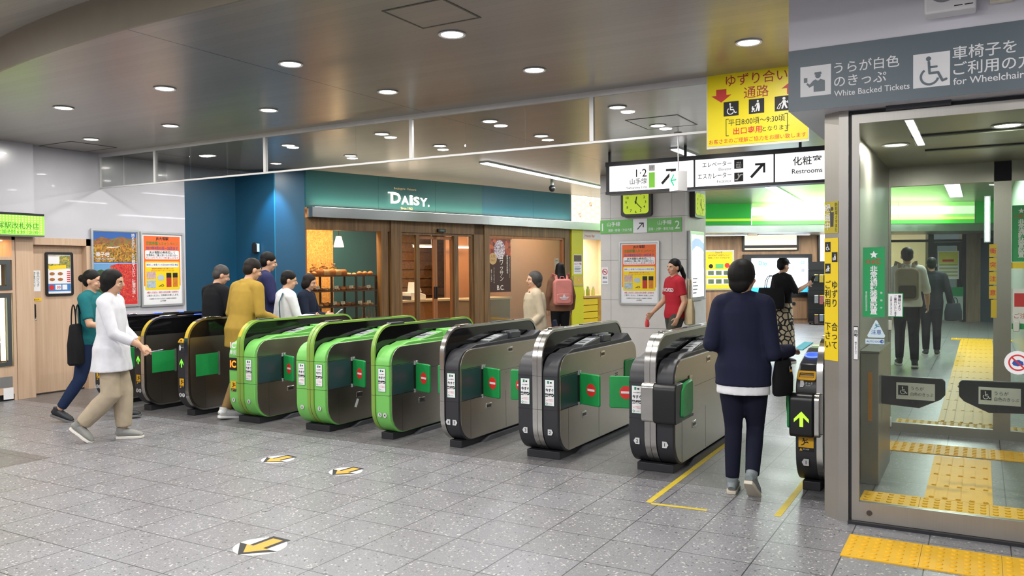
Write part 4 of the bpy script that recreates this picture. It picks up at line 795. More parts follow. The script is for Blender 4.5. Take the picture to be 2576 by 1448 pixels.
gate(NAMES['g4'], -1.839, -1.641, 'right', CGR, RGR, .14, (-1.839, -1.80), flapL=(.26, -.07), flapR=(.225, -.09), stickers=[(-1.72, .455)], nums=[(-1.748, .24, '5', 0, 1), (-1.69, .24, '4', 0, 1)])
gate(NAMES['g5'], -2.793, -2.421, 'wide', CGR, RGR, .14, (-2.640, -2.560), flapL=(.26, -.07), flapR=(.225, -.09), stickers=[(-2.718, .455), (-2.49, .455)], nums=[(-2.716, .24, '6', 0, 1), (-2.49, .24, '5', 0, 1)], extra=ex5)
IC_L = emis('ic_letters_orange', '#ff7a1a', 2.2)
def ex6(t, X, sa, sb):
    x = X(-3.678)
    b = Board('ic_letters', '', '', (x, -.0935, .76), (1, 0, 0), parent=t); b.text('panel', PAPER, 'IC', 0, .02, .085, .0, 'c', bold=.04); b.text('lettering', PAPER, '専用', 0, -.045, .05, .0, 'c', bold=.01); b.done()
    b = Board('ic_display', '', '', (x-.055, -.0935, .55), (1, 0, 0), parent=t); b.rect('panel', INK, 0, 0, .11, .13, 0, .002); b.text('lettering', IC_L, 'IC', .055, .03, .098, .002, 'c', bold=.03); b.done()
    caution(t, x, -.09, .33)
    m = M(); 
    for k in range(6): a0 = PI+(.05+.075*k); 
    o = rr(-.1035, .05, 1.632, 1.064, [.24, .25, .19, .19], 9); q = rr(-.099, .055, 1.6, 1.058, [.23, .245, .19, .19], 9)
    m = M(); L = [i for i in range(len(o)) if o[i][0] < .06 and o[i][1] > .86]
    seg = [o[i] for i in L]; sg2 = [q[i] for i in L]; m.prism(seg+sg2[::-1], 'x', sa+.006, sa+.045); m.obj('gold_tape', YTRIM, t)
gate(NAMES['g6'], -3.743, -3.376, 'wide', CGR, RGR, .14, (-3.612, -3.53), flapR=(.225, -.09), stickers=[(-3.452, .455)], nums=[(-3.68, .24, '7', 0, 1), (-3.455, .24, '6', 0, 1)], extra=ex6)
def ex_black(n1, n2):
    def f(t, X, sa, sb):
        c = (X(t['x0'])+sa)/2 if 'x0' in t else sa-.06
        y = -.09; w = .1
        o = [(.042*math.cos(a), .05*math.sin(a)) for a in [PI*i/10 for i in range(11)]]; q = [(.028*math.cos(a), .034*math.sin(a)) for a in [PI*i/10 for i in range(11)]]
        b = Board('ticket_slot', '', '', (c, y+.004, .80), (1, 0, .0), (0, .35, 1), parent=t); b.poly('panel', CAU, o+q[::-1], 0, .018); b.rect('slot_bar', mat('slot_amber', '#c9962a', .4), -.03, -.0, .03, .014, 0, .022); b.done()
        b = Board('ticket_mark', '', '', (c-.03, y-.0035, .72), (1, 0, 0), parent=t); b.poly('panel', PAPER, [(0, 0), (.018, 0), (.024, .03), (.018, .055), (0, .055)], 0, .001); b.text('lettering', PAPER, 'きっぷ', .03, .03, .014, 0); b.done()
        b = Board('arrow_display', '', '', (c-.03, y-.0035, .535), (1, 0, 0), parent=t); arrow_up(b, 'panel', LIMEG, 0, 0, .06, .095, 0); b.done()
        caution(t, c, y, .31, .07); number_plate(t, c-.024, y, .235, n1, 0, 1); number_plate(t, c+.024, y, .235, n2, 0, 1)
        o = rr(-.1035, .05, 1.632, 1.064, [.24, .25, .19, .19], 9); q = rr(-.099, .055, 1.6, 1.058, [.23, .245, .19, .19], 9); L = [i for i in range(len(o)) if o[i][0] < .06 and o[i][1] > .82]
        M().prism([o[i] for i in L]+[q[i] for i in L][::-1], 'x', sa+.001, sb-.004).obj('gold_tape', YTRIM, t)
        m = M().box(sa+.004, .62, 1.061, sb-.002, .70, 1.068).box(sa+.004, .95, 1.061, sb-.002, 1.02, 1.068); m.obj('blue_light', LEDB, t, smooth=False)
    return f
for k, xa, n1, n2 in (('g7', -4.555, '8', '7'), ('g8', -5.292, '9', '8'), ('g9', -6.03, '10', '9')):
    gate(NAMES[k], xa, xa+.185, 'left', CHB, RIMS, .12, (xa+.13, xa+.185), extra=ex_black(n1, n2))
# --- lane 1 single gate beside the steel post
def ex0(t, X, sa, sb):
    x0 = X(1.935); x1 = X(2.075)
    M().prism(rr(-.175, .40, .03, .70, [.03, .05, .01, .03], 5), 'x', x0-.028, x1-.01).obj('flap_housing', BLACK, t, bevel=.01); M().prism(rr(-.165, .402, .02, .702, [.03, .05, .01, .03], 5), 'x', x1-.01, x1+.03).obj('housing_rim', RIMS, t, bevel=.006)
    b = Board('arrow_display', '', '', (x0+.005, -.177, .475), (1, 0, 0), parent=t); arrow_up(b, 'panel', LIME, 0, 0, .098, .105, 0); b.done()
    M().prism(rr(-.13, .45, .10, .685, .02, 4), 'x', x0-.052, x0-.029).obj('folded_flap', FLAP, t, bevel=.008)
    c = (x0+x1)/2; caution(t, c, -.09, .29, .10)
    number_plate(t, c, -.09, .215, '1', -1)
    m = M().prism([(-.09, .72), (.02, .89), (.35, .97), (.45, .97), (.45, .72)], 'x', x0+.006, x1); m.obj('console_head', BLACK, t, bevel=.012)
    b = Board('ticket_slot', '', '', (c, -.052, .805), (1, 0, 0), (0, .55, .83), parent=t); o = rr(-.062, -.035, .062, .035, .014, 4); q = rr(-.048, -.02, .048, .02, .008, 4); b.m('panel', CAU).ring(o, q, 'z', .004, .022); b.rect('slot_bar', mat('slot_amber', '#c9962a', .4), -.045, -.018, .045, .004, .003, .016); b.done()
    b = Board('ticket_mark', '', '', (c-.04, -.0885, .735), (1, 0, 0), (0, .3, .95), parent=t); b.poly('panel', PAPER, [(0, 0), (.02, 0), (.028, .02), (.02, .045), (0, .045)], .004, .006); b.text('lettering', PAPER, 'きっぷ', .035, .022, .017, .005, bold=.01); b.text('lettering', PAPER, 'TICKET', .037, .009, .010, .005); b.done()
    b = Board('reader_disc', '', '', (c, .18, .932), (1, 0, 0), (0, .97, .235), parent=t); b.disc('panel', emis('reader_blue_ring', '#7f9cff', 1.0), 0, 0, .058, 0, .006); b.disc('reader_face', emis('reader_blue', '#4a6cf0', .8), 0, 0, .046, .006, .008); b.done()
    M().box(x0+.03, .36, .965, x1-.02, .46, .985).obj('display', mat('display_green_lit', '#c9e2b4', .3, em=.2), t)
g0 = gate(NAMES['g0'], 1.935, 2.115, 'left', CHB, RIMS, .12, (2.075, 2.115), extra=ex0)
# ================================================================ bakery front
A_ = Vector((-6.36, 4.60, 0)); B_ = Vector((-5.29, 8.30, 0)); C_ = Vector((-4.62, 11.6, 0)); E_ = B_+(C_-B_).normalized()*4.9
def frame_xf(o, d):
    d = d.normalized(); return Matrix(((d.x, -d.y, 0, o.x), (d.y, d.x, 0, o.y), (0, 0, 1, 0), (0, 0, 0, 1)))
D1 = (B_-A_).normalized(); D2 = (C_-B_).normalized(); F1 = frame_xf(A_, D1); F2 = frame_xf(B_, D2)
L1 = (B_-A_).length
def W1(u, v, z): return F1@Vector((u, v, z))
def W2(u, v, z): return F2@Vector((u, v, z))
DW = wood('dark_walnut_front', '#5e4428', '#86653c', axis=2); DWH = wood('dark_walnut_rail', '#5e4428', '#86653c', axis=1); REDW = wood('cherry_wood', '#8a552e', '#a86e40', axis=2)
TEALB = mat('bakery_fascia_teal', '#285e62', .35, var=.03, vs=3); TEALB2 = mat('bakery_fascia_blue', '#1b566c', .35, var=.03, vs=3); CAN = mat('canopy_steel', '#a3a5a4', .24, .9, var=.04, vs=3)
m = M(F1).box(0, -.03, 2.6, 1.388, .1, CEIL).box(1.392, -.03, 2.6, 2.638, .1, CEIL).box(2.642, -.03, 2.6, 3.79, .1, CEIL)
smesh('trim_7', m, TEALB, 'teal fascia of the bakery', smooth=False)
smesh('trim_8', M(F1).box(3.792, -.03, 2.6, L1+.01, .1, CEIL), TEALB2, 'end of the bakery fascia', smooth=False); smesh('trim_9', M(F2).box(-.01, -.03, 2.6, 1.46, .1, CEIL).box(1.464, -.03, 2.6, 2.75, .1, CEIL), TEALB2, 'blue fascia of the bakery', smooth=False)
t = thing('canopy', 'steel canopy band running above the bakery front', 'canopy'); M(F1).box(.03, -.17, 2.44, L1+.02, .0, 2.6).obj('band', CAN, t, smooth=False); M(F2).box(-.03, -.17, 2.44, 4.9, .0, 2.6).obj('band', CAN, t, smooth=False)
LEDT = emis('canopy_cove_light', '#f4e6d2', 4.0)
for xf, u0, u1, pw in ((F1, .1, L1, 20), (F2, 0, 2.7, 12)):
    o = area('cove_light', xf@Vector(((u0+u1)/2, -.12, 2.63)), u1-u0, pw, sy=.05, color=(1, .76, .52)); o.rotation_euler = (math.radians(180), 0, math.atan2(xf[1][0], xf[0][0]))
M(F1).box(.1, -.155, 2.6, L1, -.12, 2.606).obj('cove_light', LEDT, t, smooth=False); M(F2).box(0, -.155, 2.6, 2.75, -.12, 2.606).obj('cove_light', LEDT, t, smooth=False)
b = Board('bakery_logo_sign', 'white glowing bakery name in raised letters on the teal fascia', 'sign', W1(1.6, -.032, 2.62), D1)
LOGO = emis('logo_letters_warm', '#fff1dc', 2.4); GOLDT = mat('gold_lettering', '#d8c08a', .4, em=.25)
X0 = .02
for s, h, w, yb in (('D', .26, .215, .13), ('A', .20, .165, .12), ('i', .25, .075, .12), ('S', .20, .135, .12), ('Y', .20, .165, .105), ('.', .20, .035, .105)):
    b.text('letters', LOGO, s, X0, yb, h, .03, w=w, bold=.035, th=.01); X0 += w+.012
b.rect('letters', LOGO, -.03, .295, .09, .317, .03, .04)
b.text('lettering', GOLDT, 'Since 1962', .26, .030, .06, .002, bold=.01); b.text('lettering', GOLDT, 'Boulangerie · Patisserie', .12, .375, .052, .002, bold=.0); b.done()
# posts, header, windows and doors
smesh('trim_10', M(F1).box(0, .0, 2.25, L1, .16, 2.44).box(1.46, .0, 0, 1.60, .14, 2.25).box(1.65, -.03, 0, 1.88, .16, 2.44).box(3.60, .0, 0, L1, .16, 2.44), DW, 'dark timber posts and header of the bakery front', smooth=False)
smesh('trim_11', M(F2).box(0, 0, 2.25, 2.76, .16, 2.44).box(0, -.02, 0, .14, .16, 2.44).box(2.56, 0, 0, 2.76, .16, 2.25).box(.14, 0, 0, 2.56, .14, .30), DW, 'dark timber posts beside the right bakery window', smooth=False)
BG = glass('shop_glass', '#f6f2ea', .7, 0, .012)
w1 = smesh('window_1', M(F1).box(.0, .02, .28, 1.46, .10, .34).box(.0, .02, .34, .03, .10, 2.25), REDW, 'bakery display window at the left', smooth=False); M(F1).box(.03, .05, .34, 1.46, .056, 2.25).obj('glass_pane', BG, w1, smooth=False)
w2 = smesh('window_2', M(F2).box(.14, .02, .30, 2.56, .10, .34).box(2.50, .02, .34, 2.56, .10, 2.25).box(.14, .02, 2.2, 2.56, .1, 2.25), REDW, 'bakery window at the right', smooth=False); M(F2).box(.14, .05, .34, 2.50, .056, 2.2).obj('glass_pane', BG, w2, smooth=False)
dr = smesh('door_4', M(F1).box(1.88, .03, 2.21, 3.60, .10, 2.25).box(2.24, .03, 0, 2.31, .10, 2.21).box(3.13, .03, 0, 3.23, .10, 2.21).box(3.55, .03, 0, 3.60, .10, 2.21), DW, 'timber framed sliding glass doors of the bakery', smooth=False)
for u0, u1 in ((1.88, 2.24), (3.23, 3.55)): M(F1).box(u0, .06, .02, u1, .066, 2.21).obj('side_light', BG, dr, smooth=False)
for u0, u1 in ((2.31, 2.71), (2.715, 3.13)):
    lf = M(F1).box(u0, .075, .01, u0+.04, .11, 2.20).box(u1-.05, .075, .01, u1, .11, 2.20).box(u0, .075, 2.14, u1, .11, 2.20).box(u0, .075, .01, u1, .11, .1).obj('door_leaf', REDW, dr, smooth=False)
    M(F1).box(u0+.04, .09, .1, u1-.05, .095, 2.14).obj('glass_pane', BG, lf, smooth=False)
    h = u1-.025 if u0 < 2.5 else u0+.02; M(F1).box(h-.012, .055, 1.05, h+.012, .075, 1.27).obj('handle', BLACK, lf, smooth=False)
t = thing('door_sensor', 'small black motion sensor above the bakery doors', 'sensor'); M(F1).box(2.69, -.05, 2.27, 2.87, 0, 2.33).obj('body', BLACK, t, smooth=False, bevel=.006); M(F1).box(2.73, -.053, 2.285, 2.83, -.049, 2.315).obj('lens', mat('sensor_lens', '#5d7a6a', .2), t, smooth=False)
# interior
WARMW = mat('bakery_wall_warm', '#b08a66', .6); SLAT = wood('bakery_slat_wall', '#6a4a32', '#8a6444', axis=0)
def cork_mat():
    n = N('cork_wall'); v = n.n('ShaderNodeTexVoronoi', i_Scale=48.0); n.l(n.co(), v.inputs['Vector']); s = n.n('ShaderNodeSeparateColor'); n.l(v.outputs['Color'], s.inputs[0])
    n.l(n.mix(s.outputs[0], '#a9773a', '#d0a05a'), n.b.inputs['Base Color']); n.b.inputs['Roughness'].default_value = .8; return n.m
smesh('wall_bakery_cork', M(F1).box(-.1, 1.15, 0, 1.21, 1.25, 2.7), cork_mat(), 'cork wall behind the bread shelves', smooth=False)
smesh('wall_bakery_teal', M(F1).box(1.21, 1.15, 0, 2.2, 1.25, 2.7), mat('bakery_inner_teal', '#2a5360', .45), 'teal wall behind the bread shelves', smooth=False)
m = M(F1).box(2.0, 3.2, 0, 8.6, 3.3, 2.7)
for k in range(12): m.box(2.0, 3.17, .2+.2*k, 8.6, 3.2, .36+.2*k)
smesh('wall_bakery_back', m, SLAT, 'slatted brown back wall of the bakery', smooth=False)
smesh('ceiling_bakery', M(F1).box(-.1, .10, 2.66, L1, 3.3, 2.7), mat('bakery_ceiling', '#c9b294', .6), 'warm ceiling inside the bakery', smooth=False)
smesh('ceiling_bakery_right', M(F2).box(0, .10, 2.66, 2.76, 3.3, 2.7), mat('bakery_ceiling', '#c9b294', .6), 'warm ceiling behind the right bakery window', smooth=False)
smesh('wall_bakery_inner', M(F2).box(2.66, .16, 0, 2.76, 3.0, 2.7).box(1.2, 2.3, 0, 2.66, 2.36, 2.7), mat('bakery_inner_tan', '#a97a58', .6), 'tan inner wall of the bakery', smooth=False)
smesh('wall_bakery_left', M(F1).box(-.15, .1, 0, -.1, 1.25, 2.7), WARMW, 'inner left wall of the bakery', smooth=False)
def aimed(name, xf, u, v, z, su, sv, p, col):
    o = area(name, xf@Vector((u, v, z)), su, p, sy=sv, color=col); o.rotation_euler = (0, 0, math.atan2(xf[1][0], xf[0][0])); return o
WARM = (1, .66, .36)
aimed('bakery_light', F1, .8, .34, 2.62, 1.3, .3, 95, (1, .76, .5)); aimed('bakery_light', F1, 3.0, 1.7, 2.6, 1.6, 1.2, 75, (1, .78, .54)); aimed('bakery_light', F1, 5.4, 1.4, 2.6, 1.6, 1.0, 70, (1, .76, .52))  # area lights without fixtures; the first is added to brighten the breads
WLAMP = emis('bakery_tube', '#fff3dd', 7)
for i, (u, v, z) in enumerate(((2.75, 2.0, 2.06), (3.7, 2.0, 2.06), (4.9, 2.2, 2.06))):
    t = thing('tube_lamp', 'white tube lamp under the bakery ceiling, %s from the left' % ORD[i], 'lamp', group='tube lamps in the bakery'); M(F1).box(u, v, z, u+.55, v+.06, z+.04).obj('tube', WLAMP, t, smooth=False); M(F1).box(u-.02, v-.01, z+.04, u+.57, v+.07, z+.07).box(u+.08, v+.02, z+.07, u+.09, v+.03, 2.66).box(u+.46, v+.02, z+.07, u+.47, v+.03, 2.66).obj('housing', ALU, t, smooth=False)
t = thing('pendant_lamp', 'small white conical pendant lamp in the bakery window', 'lamp', W1(.80, .30, 1.98)); M().lathe([(.085, 0), (.084, .02), (.055, .13), (.045, .18), (.0, .185)]).obj('lamp_shade', emis('pendant_shade', '#ffe7b8', 4), t); M().cyl((0, 0, .18), (0, 0, .68), .006, seg=8).obj('cord', BLACK, t)
pl_ = D.lights.new('pendant_light', 'POINT'); pl_.energy = 6; pl_.color = WARM; pl_.shadow_soft_size = .05; po = D.objects.new('pendant_light', pl_); COL.objects.link(po); po.location = (0, 0, -.06); po.parent = t
# bread shelves
IRON = mat('shelf_iron', '#2a211b', .5); t = thing('bread_shelf', 'dark open shelving with breads in the bakery window', 'shelf'); Z_SH = (1.50, 1.245, .98, .70)
for z in Z_SH: M(F1).box(.04, .14, z-.022, 1.47, .56, z).obj('shelf_board', wood('shelf_board_wood', '#4a2f1d', '#6b4428', axis=1), t, smooth=False)
for u in (.10, .56, 1.04, 1.44):
    for v in (.16, .53): M(F1).box(u, v, 0, u+.03, v+.03, 1.48).obj('upright', IRON, t, smooth=False)
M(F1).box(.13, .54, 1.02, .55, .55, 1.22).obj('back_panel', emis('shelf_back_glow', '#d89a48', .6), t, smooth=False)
BR = [mat('bread_golden', '#c07a35', .55, var=.25, vs=18, bump=.3), mat('bread_brown', '#8f4d22', .5, var=.25, vs=18, bump=.3), mat('bread_pale', '#dcb27a', .6, var=.2, vs=18, bump=.3)]
kinds = []
def bread_kind(nm, mk, mt): return (nm, mk, mt)
_bm = {}
def bread(nm, i, lab, grp, p, rot, sc=1):
    if nm not in _bm:
        m = M()
        if nm == 'bread_roll': m.ell((0, 0, .03), (.05, .045, .034)); m.ell((0, 0, .052), (.03, .008, .016))
        elif nm == 'croissant':
            P = [(.07*math.cos(a), .07*math.sin(a)-.04, .024) for a in [PI*(.1+.8*k/8) for k in range(9)]]; m.loft(P, [.008, .018, .024, .03, .033, .03, .024, .018, .008], hint=(0, 0, 1), seg=10)
        elif nm == 'bread_loaf': m.prism(rr(-.06, 0, .06, .10, [.01, .04, .04, .01], 5), 'y', -.045, .045)
        elif nm == 'baguette_bun': m.loft([(-.09, 0, .024), (-.07, 0, .028), (0, 0, .032), (.07, 0, .028), (.09, 0, .024)], [.01, .026, .031, .026, .01], hint=(0, 0, 1), seg=10)
        _bm[nm] = m.mesh(nm); _bm[nm].polygons.foreach_set('use_smooth', [True]*len(_bm[nm].polygons))
        for q in BR: pass
    key = (nm, i % 3)
    if key not in _bm: me = _bm[nm].copy(); me.materials.append(BR[i % 3]); _bm[key] = me
    o = D.objects.new(nm, _bm[key]); COL.objects.link(o); o.location = p; o.rotation_euler.z = rot; o.scale = (sc, sc, sc); tag(o, lab, 'bread', grp)
SN = ('top shelf', 'second shelf', 'third shelf', 'lowest shelf'); rnd = random.Random(3)
KN = ['bread_roll', 'croissant', 'baguette_bun', 'bread_loaf']
CN = ('golden', 'dark brown', 'pale')
for si, z in enumerate(Z_SH):
    n = 12
    for i in range(n):
        u = .16+1.22*i/(n-1); nm = 'bread_loaf' if (si == 0 and 2 <= i <= 6) else KN[(i//3+si) % 3]; k = (i//3+si) if nm != 'bread_loaf' else (i % 2)*2
        if abs(u-.575) < .0 or abs(u-1.05) < .0: continue
        for rw, v in (('front', .225), ('back', .36)):
            if rw == 'back' and si == 0: continue
            bread(nm, k if rw == 'front' else k+1, '%s %s, %s from left, %s row, %s of bakery window' % (CN[(k if rw == 'front' else k+1) % 3], nm.replace('_', ' '), ORD[i], rw, SN[si]), '%s row of breads on the %s' % (rw, SN[si]), W1(u, v, z+(0 if rw == 'front' else .0)), rnd.uniform(-.3, .3)+1.29+(PI/2 if nm == 'baguette_bun' else 0), 1.0 if nm != 'baguette_bun' else .68)
PL = glass('cellophane', '#fbf4e8', 1.2, .12, .16)
for i, (u, w, h) in enumerate(((.17, .16, .2), (.40, .14, .15), (.58, .15, .17), (.78, .14, .16))):
    t = thing('bagged_bread', 'bread in a clear bag, %s from the left, behind the top shelf breads' % ORD[i], 'bread', W1(u, .44, 1.50), 1.29, 'bagged breads on the top shelf')
    M().prism(rr(-w/2*.8, .0, w/2*.8, h*.72, [.01, .04, .04, .01], 5), 'y', -.05, .05).obj('loaf', BR[2 if i % 2 else 0], t); M().loft([(0, 0, .001), (0, 0, h*.8), (0, 0, h*.95), (0, 0, h*1.05), (0, 0, h*1.25)], [(w*.5, .075), (w*.46, .07), (.02, .02), (.02, .02), (.05, .03)], seg=12).obj('bag', PL, t)
PC = mat('price_card', '#e9e2d2', .6)
for i, (u, si) in enumerate(((.30, 1), (.66, 1), (.95, 1), (1.30, 1), (.25, 2), (.62, 2), (.78, 2), (1.12, 2), (1.3, 2))):
    b = Board('price_card', 'small white price card, %s from the left on the %s of bread' % (ORD[i] if si == 1 else ORD[i-4], SN[si]), 'price card', W1(u-.035, .165, Z_SH[si]+.03), (D1*.98+Vector((0, 0, .1))).normalized(), group='price cards on the '+SN[si]); b.rect('card', PC, 0, 0, .075, .048, 0, .002); b.rect('lettering', INK, .01, .03, .06, .034, .002, .003); b.rect('lettering', INK, .01, .015, .05, .02, .002, .003); b.m('stand', ALU).box(.03, -.03, -.004, .036, .004, 0); b.done()
TNG = steel('tongs_steel', '#c9c9c9', .2)
for i in range(5):
    t = thing('serving_tongs', 'steel serving tongs hanging at the right end of the shelves, %s from the left' % ORD[i], 'tongs', W1(1.12+.065*i, .115, .72), group='serving tongs by the bread shelves'); m = M().tube([(0, 0, 0), (.012, 0, .12), (.004, 0, .22)], .005, 6).tube([(0, .02, 0), (.012, .02, .12), (.004, .01, .22)], .005, 6); m.obj('arms', TNG, t)
# counter and register
t = thing('shop_counter', 'pale topped counter with woven front inside the bakery', 'counter'); M(F1).box(2.9, 1.6, 0, 4.6, 2.1, .93).obj('front', mat('woven_front', '#b07a44', .6, var=.35, vs=70), t, smooth=False); M(F1).box(2.86, 1.55, .93, 4.64, 2.15, .97).obj('worktop', mat('counter_cream', '#d8c6a8', .4), t, smooth=False)
t = thing('shop_counter', 'grey brown counter behind the right bakery window', 'counter'); M(F2).box(.45, .75, 0, 1.6, 1.25, .95).obj('front', mat('counter_brown', '#7d6a55', .6), t, smooth=False); M(F2).box(.42, .72, .95, 1.63, 1.28, .99).obj('worktop', mat('counter_cream', '#d8c6a8', .4), t, smooth=False)
t = thing('cash_register', 'white cash register on the bakery counter', 'cash register', W1(3.5, 1.8, .97), 1.29); M().prism([(-.2, 0), (.2, 0), (.2, .10), (.02, .16), (-.2, .16)], 'y', -.17, .17).obj('body', WHITE, t, bevel=.012); M().prism([(-.05, .16), (.12, .16), (.02, .36), (-.02, .36)], 'y', -.14, .14).obj('screen', WHITE, t, bevel=.008); M().box(-.22, -.18, 0, -.19, .18, .08).obj('drawer', DGREY, t)
t = thing('tray_table', 'small wooden tray stand inside the bakery door', 'table', W1(2.62, 1.1, 0), 1.29); M().box(-.16, -.2, .66, .16, .2, .69).obj('tray_top', REDW, t); 
for sx in (-1, 1):
    for sy in (-1, 1): M().box(sx*.13-.012, sy*.16-.012, 0, sx*.13+.012, sy*.16+.012, .66).obj('leg', CHROME, t)
t = thing('orange_flowers', 'orange flowers in a small glass on the bakery counter', 'flowers', W2(.95, .9, .99)); M().lathe([(.0, .0), (.035, .0), (.04, .1), (.037, .1), (.032, .006), (0, .006)]).obj('vase', glass('vase_glass', '#eef4f2', 1, .02, .05), t)
m = M()
for i in range(9): a = i*2.4; m.ell((.05*math.cos(a)*(i/9), .05*math.sin(a)*(i/9), .15+.02*(i % 3)), (.03, .03, .026), 10, 6)
m.obj('blossoms', mat('orange_petals', '#e8702a', .6, var=.2, vs=40), t); M().tube([(0, 0, .01), (.01, 0, .14)], .004, 6).obj('stem', mat('stem_green', '#4f7a3a', .6), t)
# croissant banner
b = Board('croissant_banner', 'brown hanging banner with white vertical lettering in the bakery window', 'banner', W2(.16, .03, 1.13), D2); W_ = .65; d = .003; BRN = mat('banner_brown', '#3f2318', .6, var=.04)
b.rect('panel', BRN, 0, 0, W_, 1.05, 0, d); b.rect('photo', leaf_mat('croissant_photo', ['#5a1f1a', '#8a2f26', '#c9622f', '#6b2a22', '#b0402c'], 14), 0, .72, W_, 1.05, d, d+.001)
b.disc('photo', leaf_mat('croissant_cup', ['#d9cfd4', '#6a4a5a', '#e9d9dc', '#a88a98'], 40), .32, .84, .16, d+.001, d+.002, 20, .19); b.disc('badge', mat('badge_gold', '#c9a268', .5), .12, .66, .115, d+.001, d+.003)
BK = mat('badge_brown_ink', '#7a5530', .6); b.text('lettering', BK, '人気', .12, .68, .07, d+.003, 'c'); b.text('lettering', BK, 'No.1', .12, .61, .065, d+.003, 'c')
CRM = mat('cream_ink', '#f2e9d8', .6, var=0); b.text('lettering', CRM, 'クロワッサン', .37, .76, .125, d+.002, vert=True, sp=.86, bold=.0); b.text('lettering', CRM, 'B.C.', .34, .045, .13, d+.002, 'c', bold=.01)
b.text('lettering', CRM, '創業大阪天然酵母', .545, .70, .05, d+.002, vert=True, sp=.95); b.text('lettering', CRM, '焼きたてをお召し上がりください', .61, .68, .026, d+.002, vert=True, sp=1.1); b.text('lettering', CRM, 'さくさくほろほろの', .15, .46, .035, d+.002, vert=True, sp=1.0); b.text('lettering', CRM, '美味しい出会い', .075, .42, .035, d+.002, vert=True, sp=1.0)
b.rect('rod', REDW, -.02, 1.045, W_+.02, 1.065, 0, .02); b.stroke('cord', mat('string', '#b9a888', .7), [(.02, 1.06), (.2, 1.09)], .006, .004, .008); b.done()
b = Board('window_paper', 'white sheet of paper stuck inside the right bakery window', 'notice', W2(2.28, .058, 1.55), D2); b.rect('sheet', PAPER, 0, 0, .13, .26, 0, .002); b.rect('lettering', GREYP, .02, .2, .1, .215, .002, .003); b.done()
# ---------------------------------------------------------------- yellow column and juice kiosk
LEM = mat('lemon_column_paint', '#d3cf1c', .4, var=.02); LEMT = mat('kiosk_yellow', '#e8c81a', .4, var=.04)
smesh('trim_12', M(F2).box(2.77, -.03, 0, 3.19, .3, 2.44), LEM, 'bright yellow column between bakery and juice kiosk', smooth=False)
b = Board('job_poster', 'small job poster on the yellow column', 'poster', W2(2.83, -.032, 1.47), D2); b.rect('sheet', PAPER, 0, 0, .30, .42, 0, .002); b.rect('photo', mat('job_photo', '#6a5a4a', .6, var=.4, vs=25), .01, .27, .29, .41, .002, .003); b.text('lettering', RED, 'アルバイト募集', .15, .20, .05, .002, 'c', bold=.02, wmax=.27)
for k in range(4): b.rect('lettering', INK, .03, .05+.032*k, .25-.03*(k % 2), .06+.032*k, .002, .003)
b.done()
b = Board('framed_certificate', 'gold certificate in pale frame on the yellow column', 'certificate', W2(2.80, -.032, 1.20), D2); b.rect('frame', mat('certificate_frame', '#b9b48a', .4), 0, 0, .36, .23, 0, .02); b.rect('sheet', mat('certificate_gold', '#d9b83a', .5), .02, .02, .34, .21, .02, .022); b.disc('seal', RED, .18, .13, .03, .022, .024); b.disc('seal', PAPER, .18, .13, .022, .024, .026, 16); b.disc('seal', RED, .18, .13, .01, .026, .027, 12); b.done()
HONW = emis('honey_panel_lit', '#fff6e2', 1.25); HONL = emis('honey_line', '#f2cf6a', .9)
b = Board('honeycomb_sign', 'backlit white sign with yellow honeycomb pattern above the juice kiosk', 'sign', W2(2.755, -.035, 2.605), D2); b.rect('panel', HONW, 0, 0, 1.9, .59, 0, .01)
for i in range(11):
    for j in range(4):
        x = .09+.175*i; y = .07+.152*j+(.076 if i % 2 else 0)
        if y < .56: b.m('honeycomb', HONL).ring([(x+.095*math.cos(k*PI/3), y+.085*math.sin(k*PI/3)) for k in range(6)], [(x+.086*math.cos(k*PI/3), y+.077*math.sin(k*PI/3)) for k in range(6)], 'z', .01, .012)
for x, y in ((.30, .16), (.70, .42)): b.ring('bee', ORANGE, x, y, .045, .01, .012, .014, seg=14); b.stroke('bee', ORANGE, [(x-.06, y+.04), (x+.05, y-.05)], .009, .012, .014)
b.done()
KW = mat('kiosk_wall_cream', '#f0e2c8', .6)
smesh('wall_kiosk', M(F2).box(3.19, .95, 0, 5.2, 1.0, 2.44).box(5.15, 0, 0, 5.2, .95, 2.44).box(3.19, 0, 2.38, 5.2, 1.0, 2.44), KW, 'cream inner walls of the juice kiosk', smooth=False)
aimed('kiosk_light', F2, 3.9, .4, 2.35, 1.0, .4, 55, (1, .84, .6))
t = thing('kiosk_counter', 'yellow boarded counter of the juice kiosk', 'counter'); m = M(F2)
for k in range(6): m.box(3.2, -.02, .02+.15*k, 3.75, .3, .155+.15*k)
m.obj('front_boards', LEMT, t, smooth=False); M(F2).box(3.76, -.02, .02, 4.9, .3, .92).obj('display_case', mat('kiosk_case', '#c9952a', .3, var=.3, vs=9), t, smooth=False); M(F2).box(3.19, -.05, .92, 4.95, .45, .97).obj('worktop', mat('kiosk_top_wood', '#c9a06a', .4), t, smooth=False)
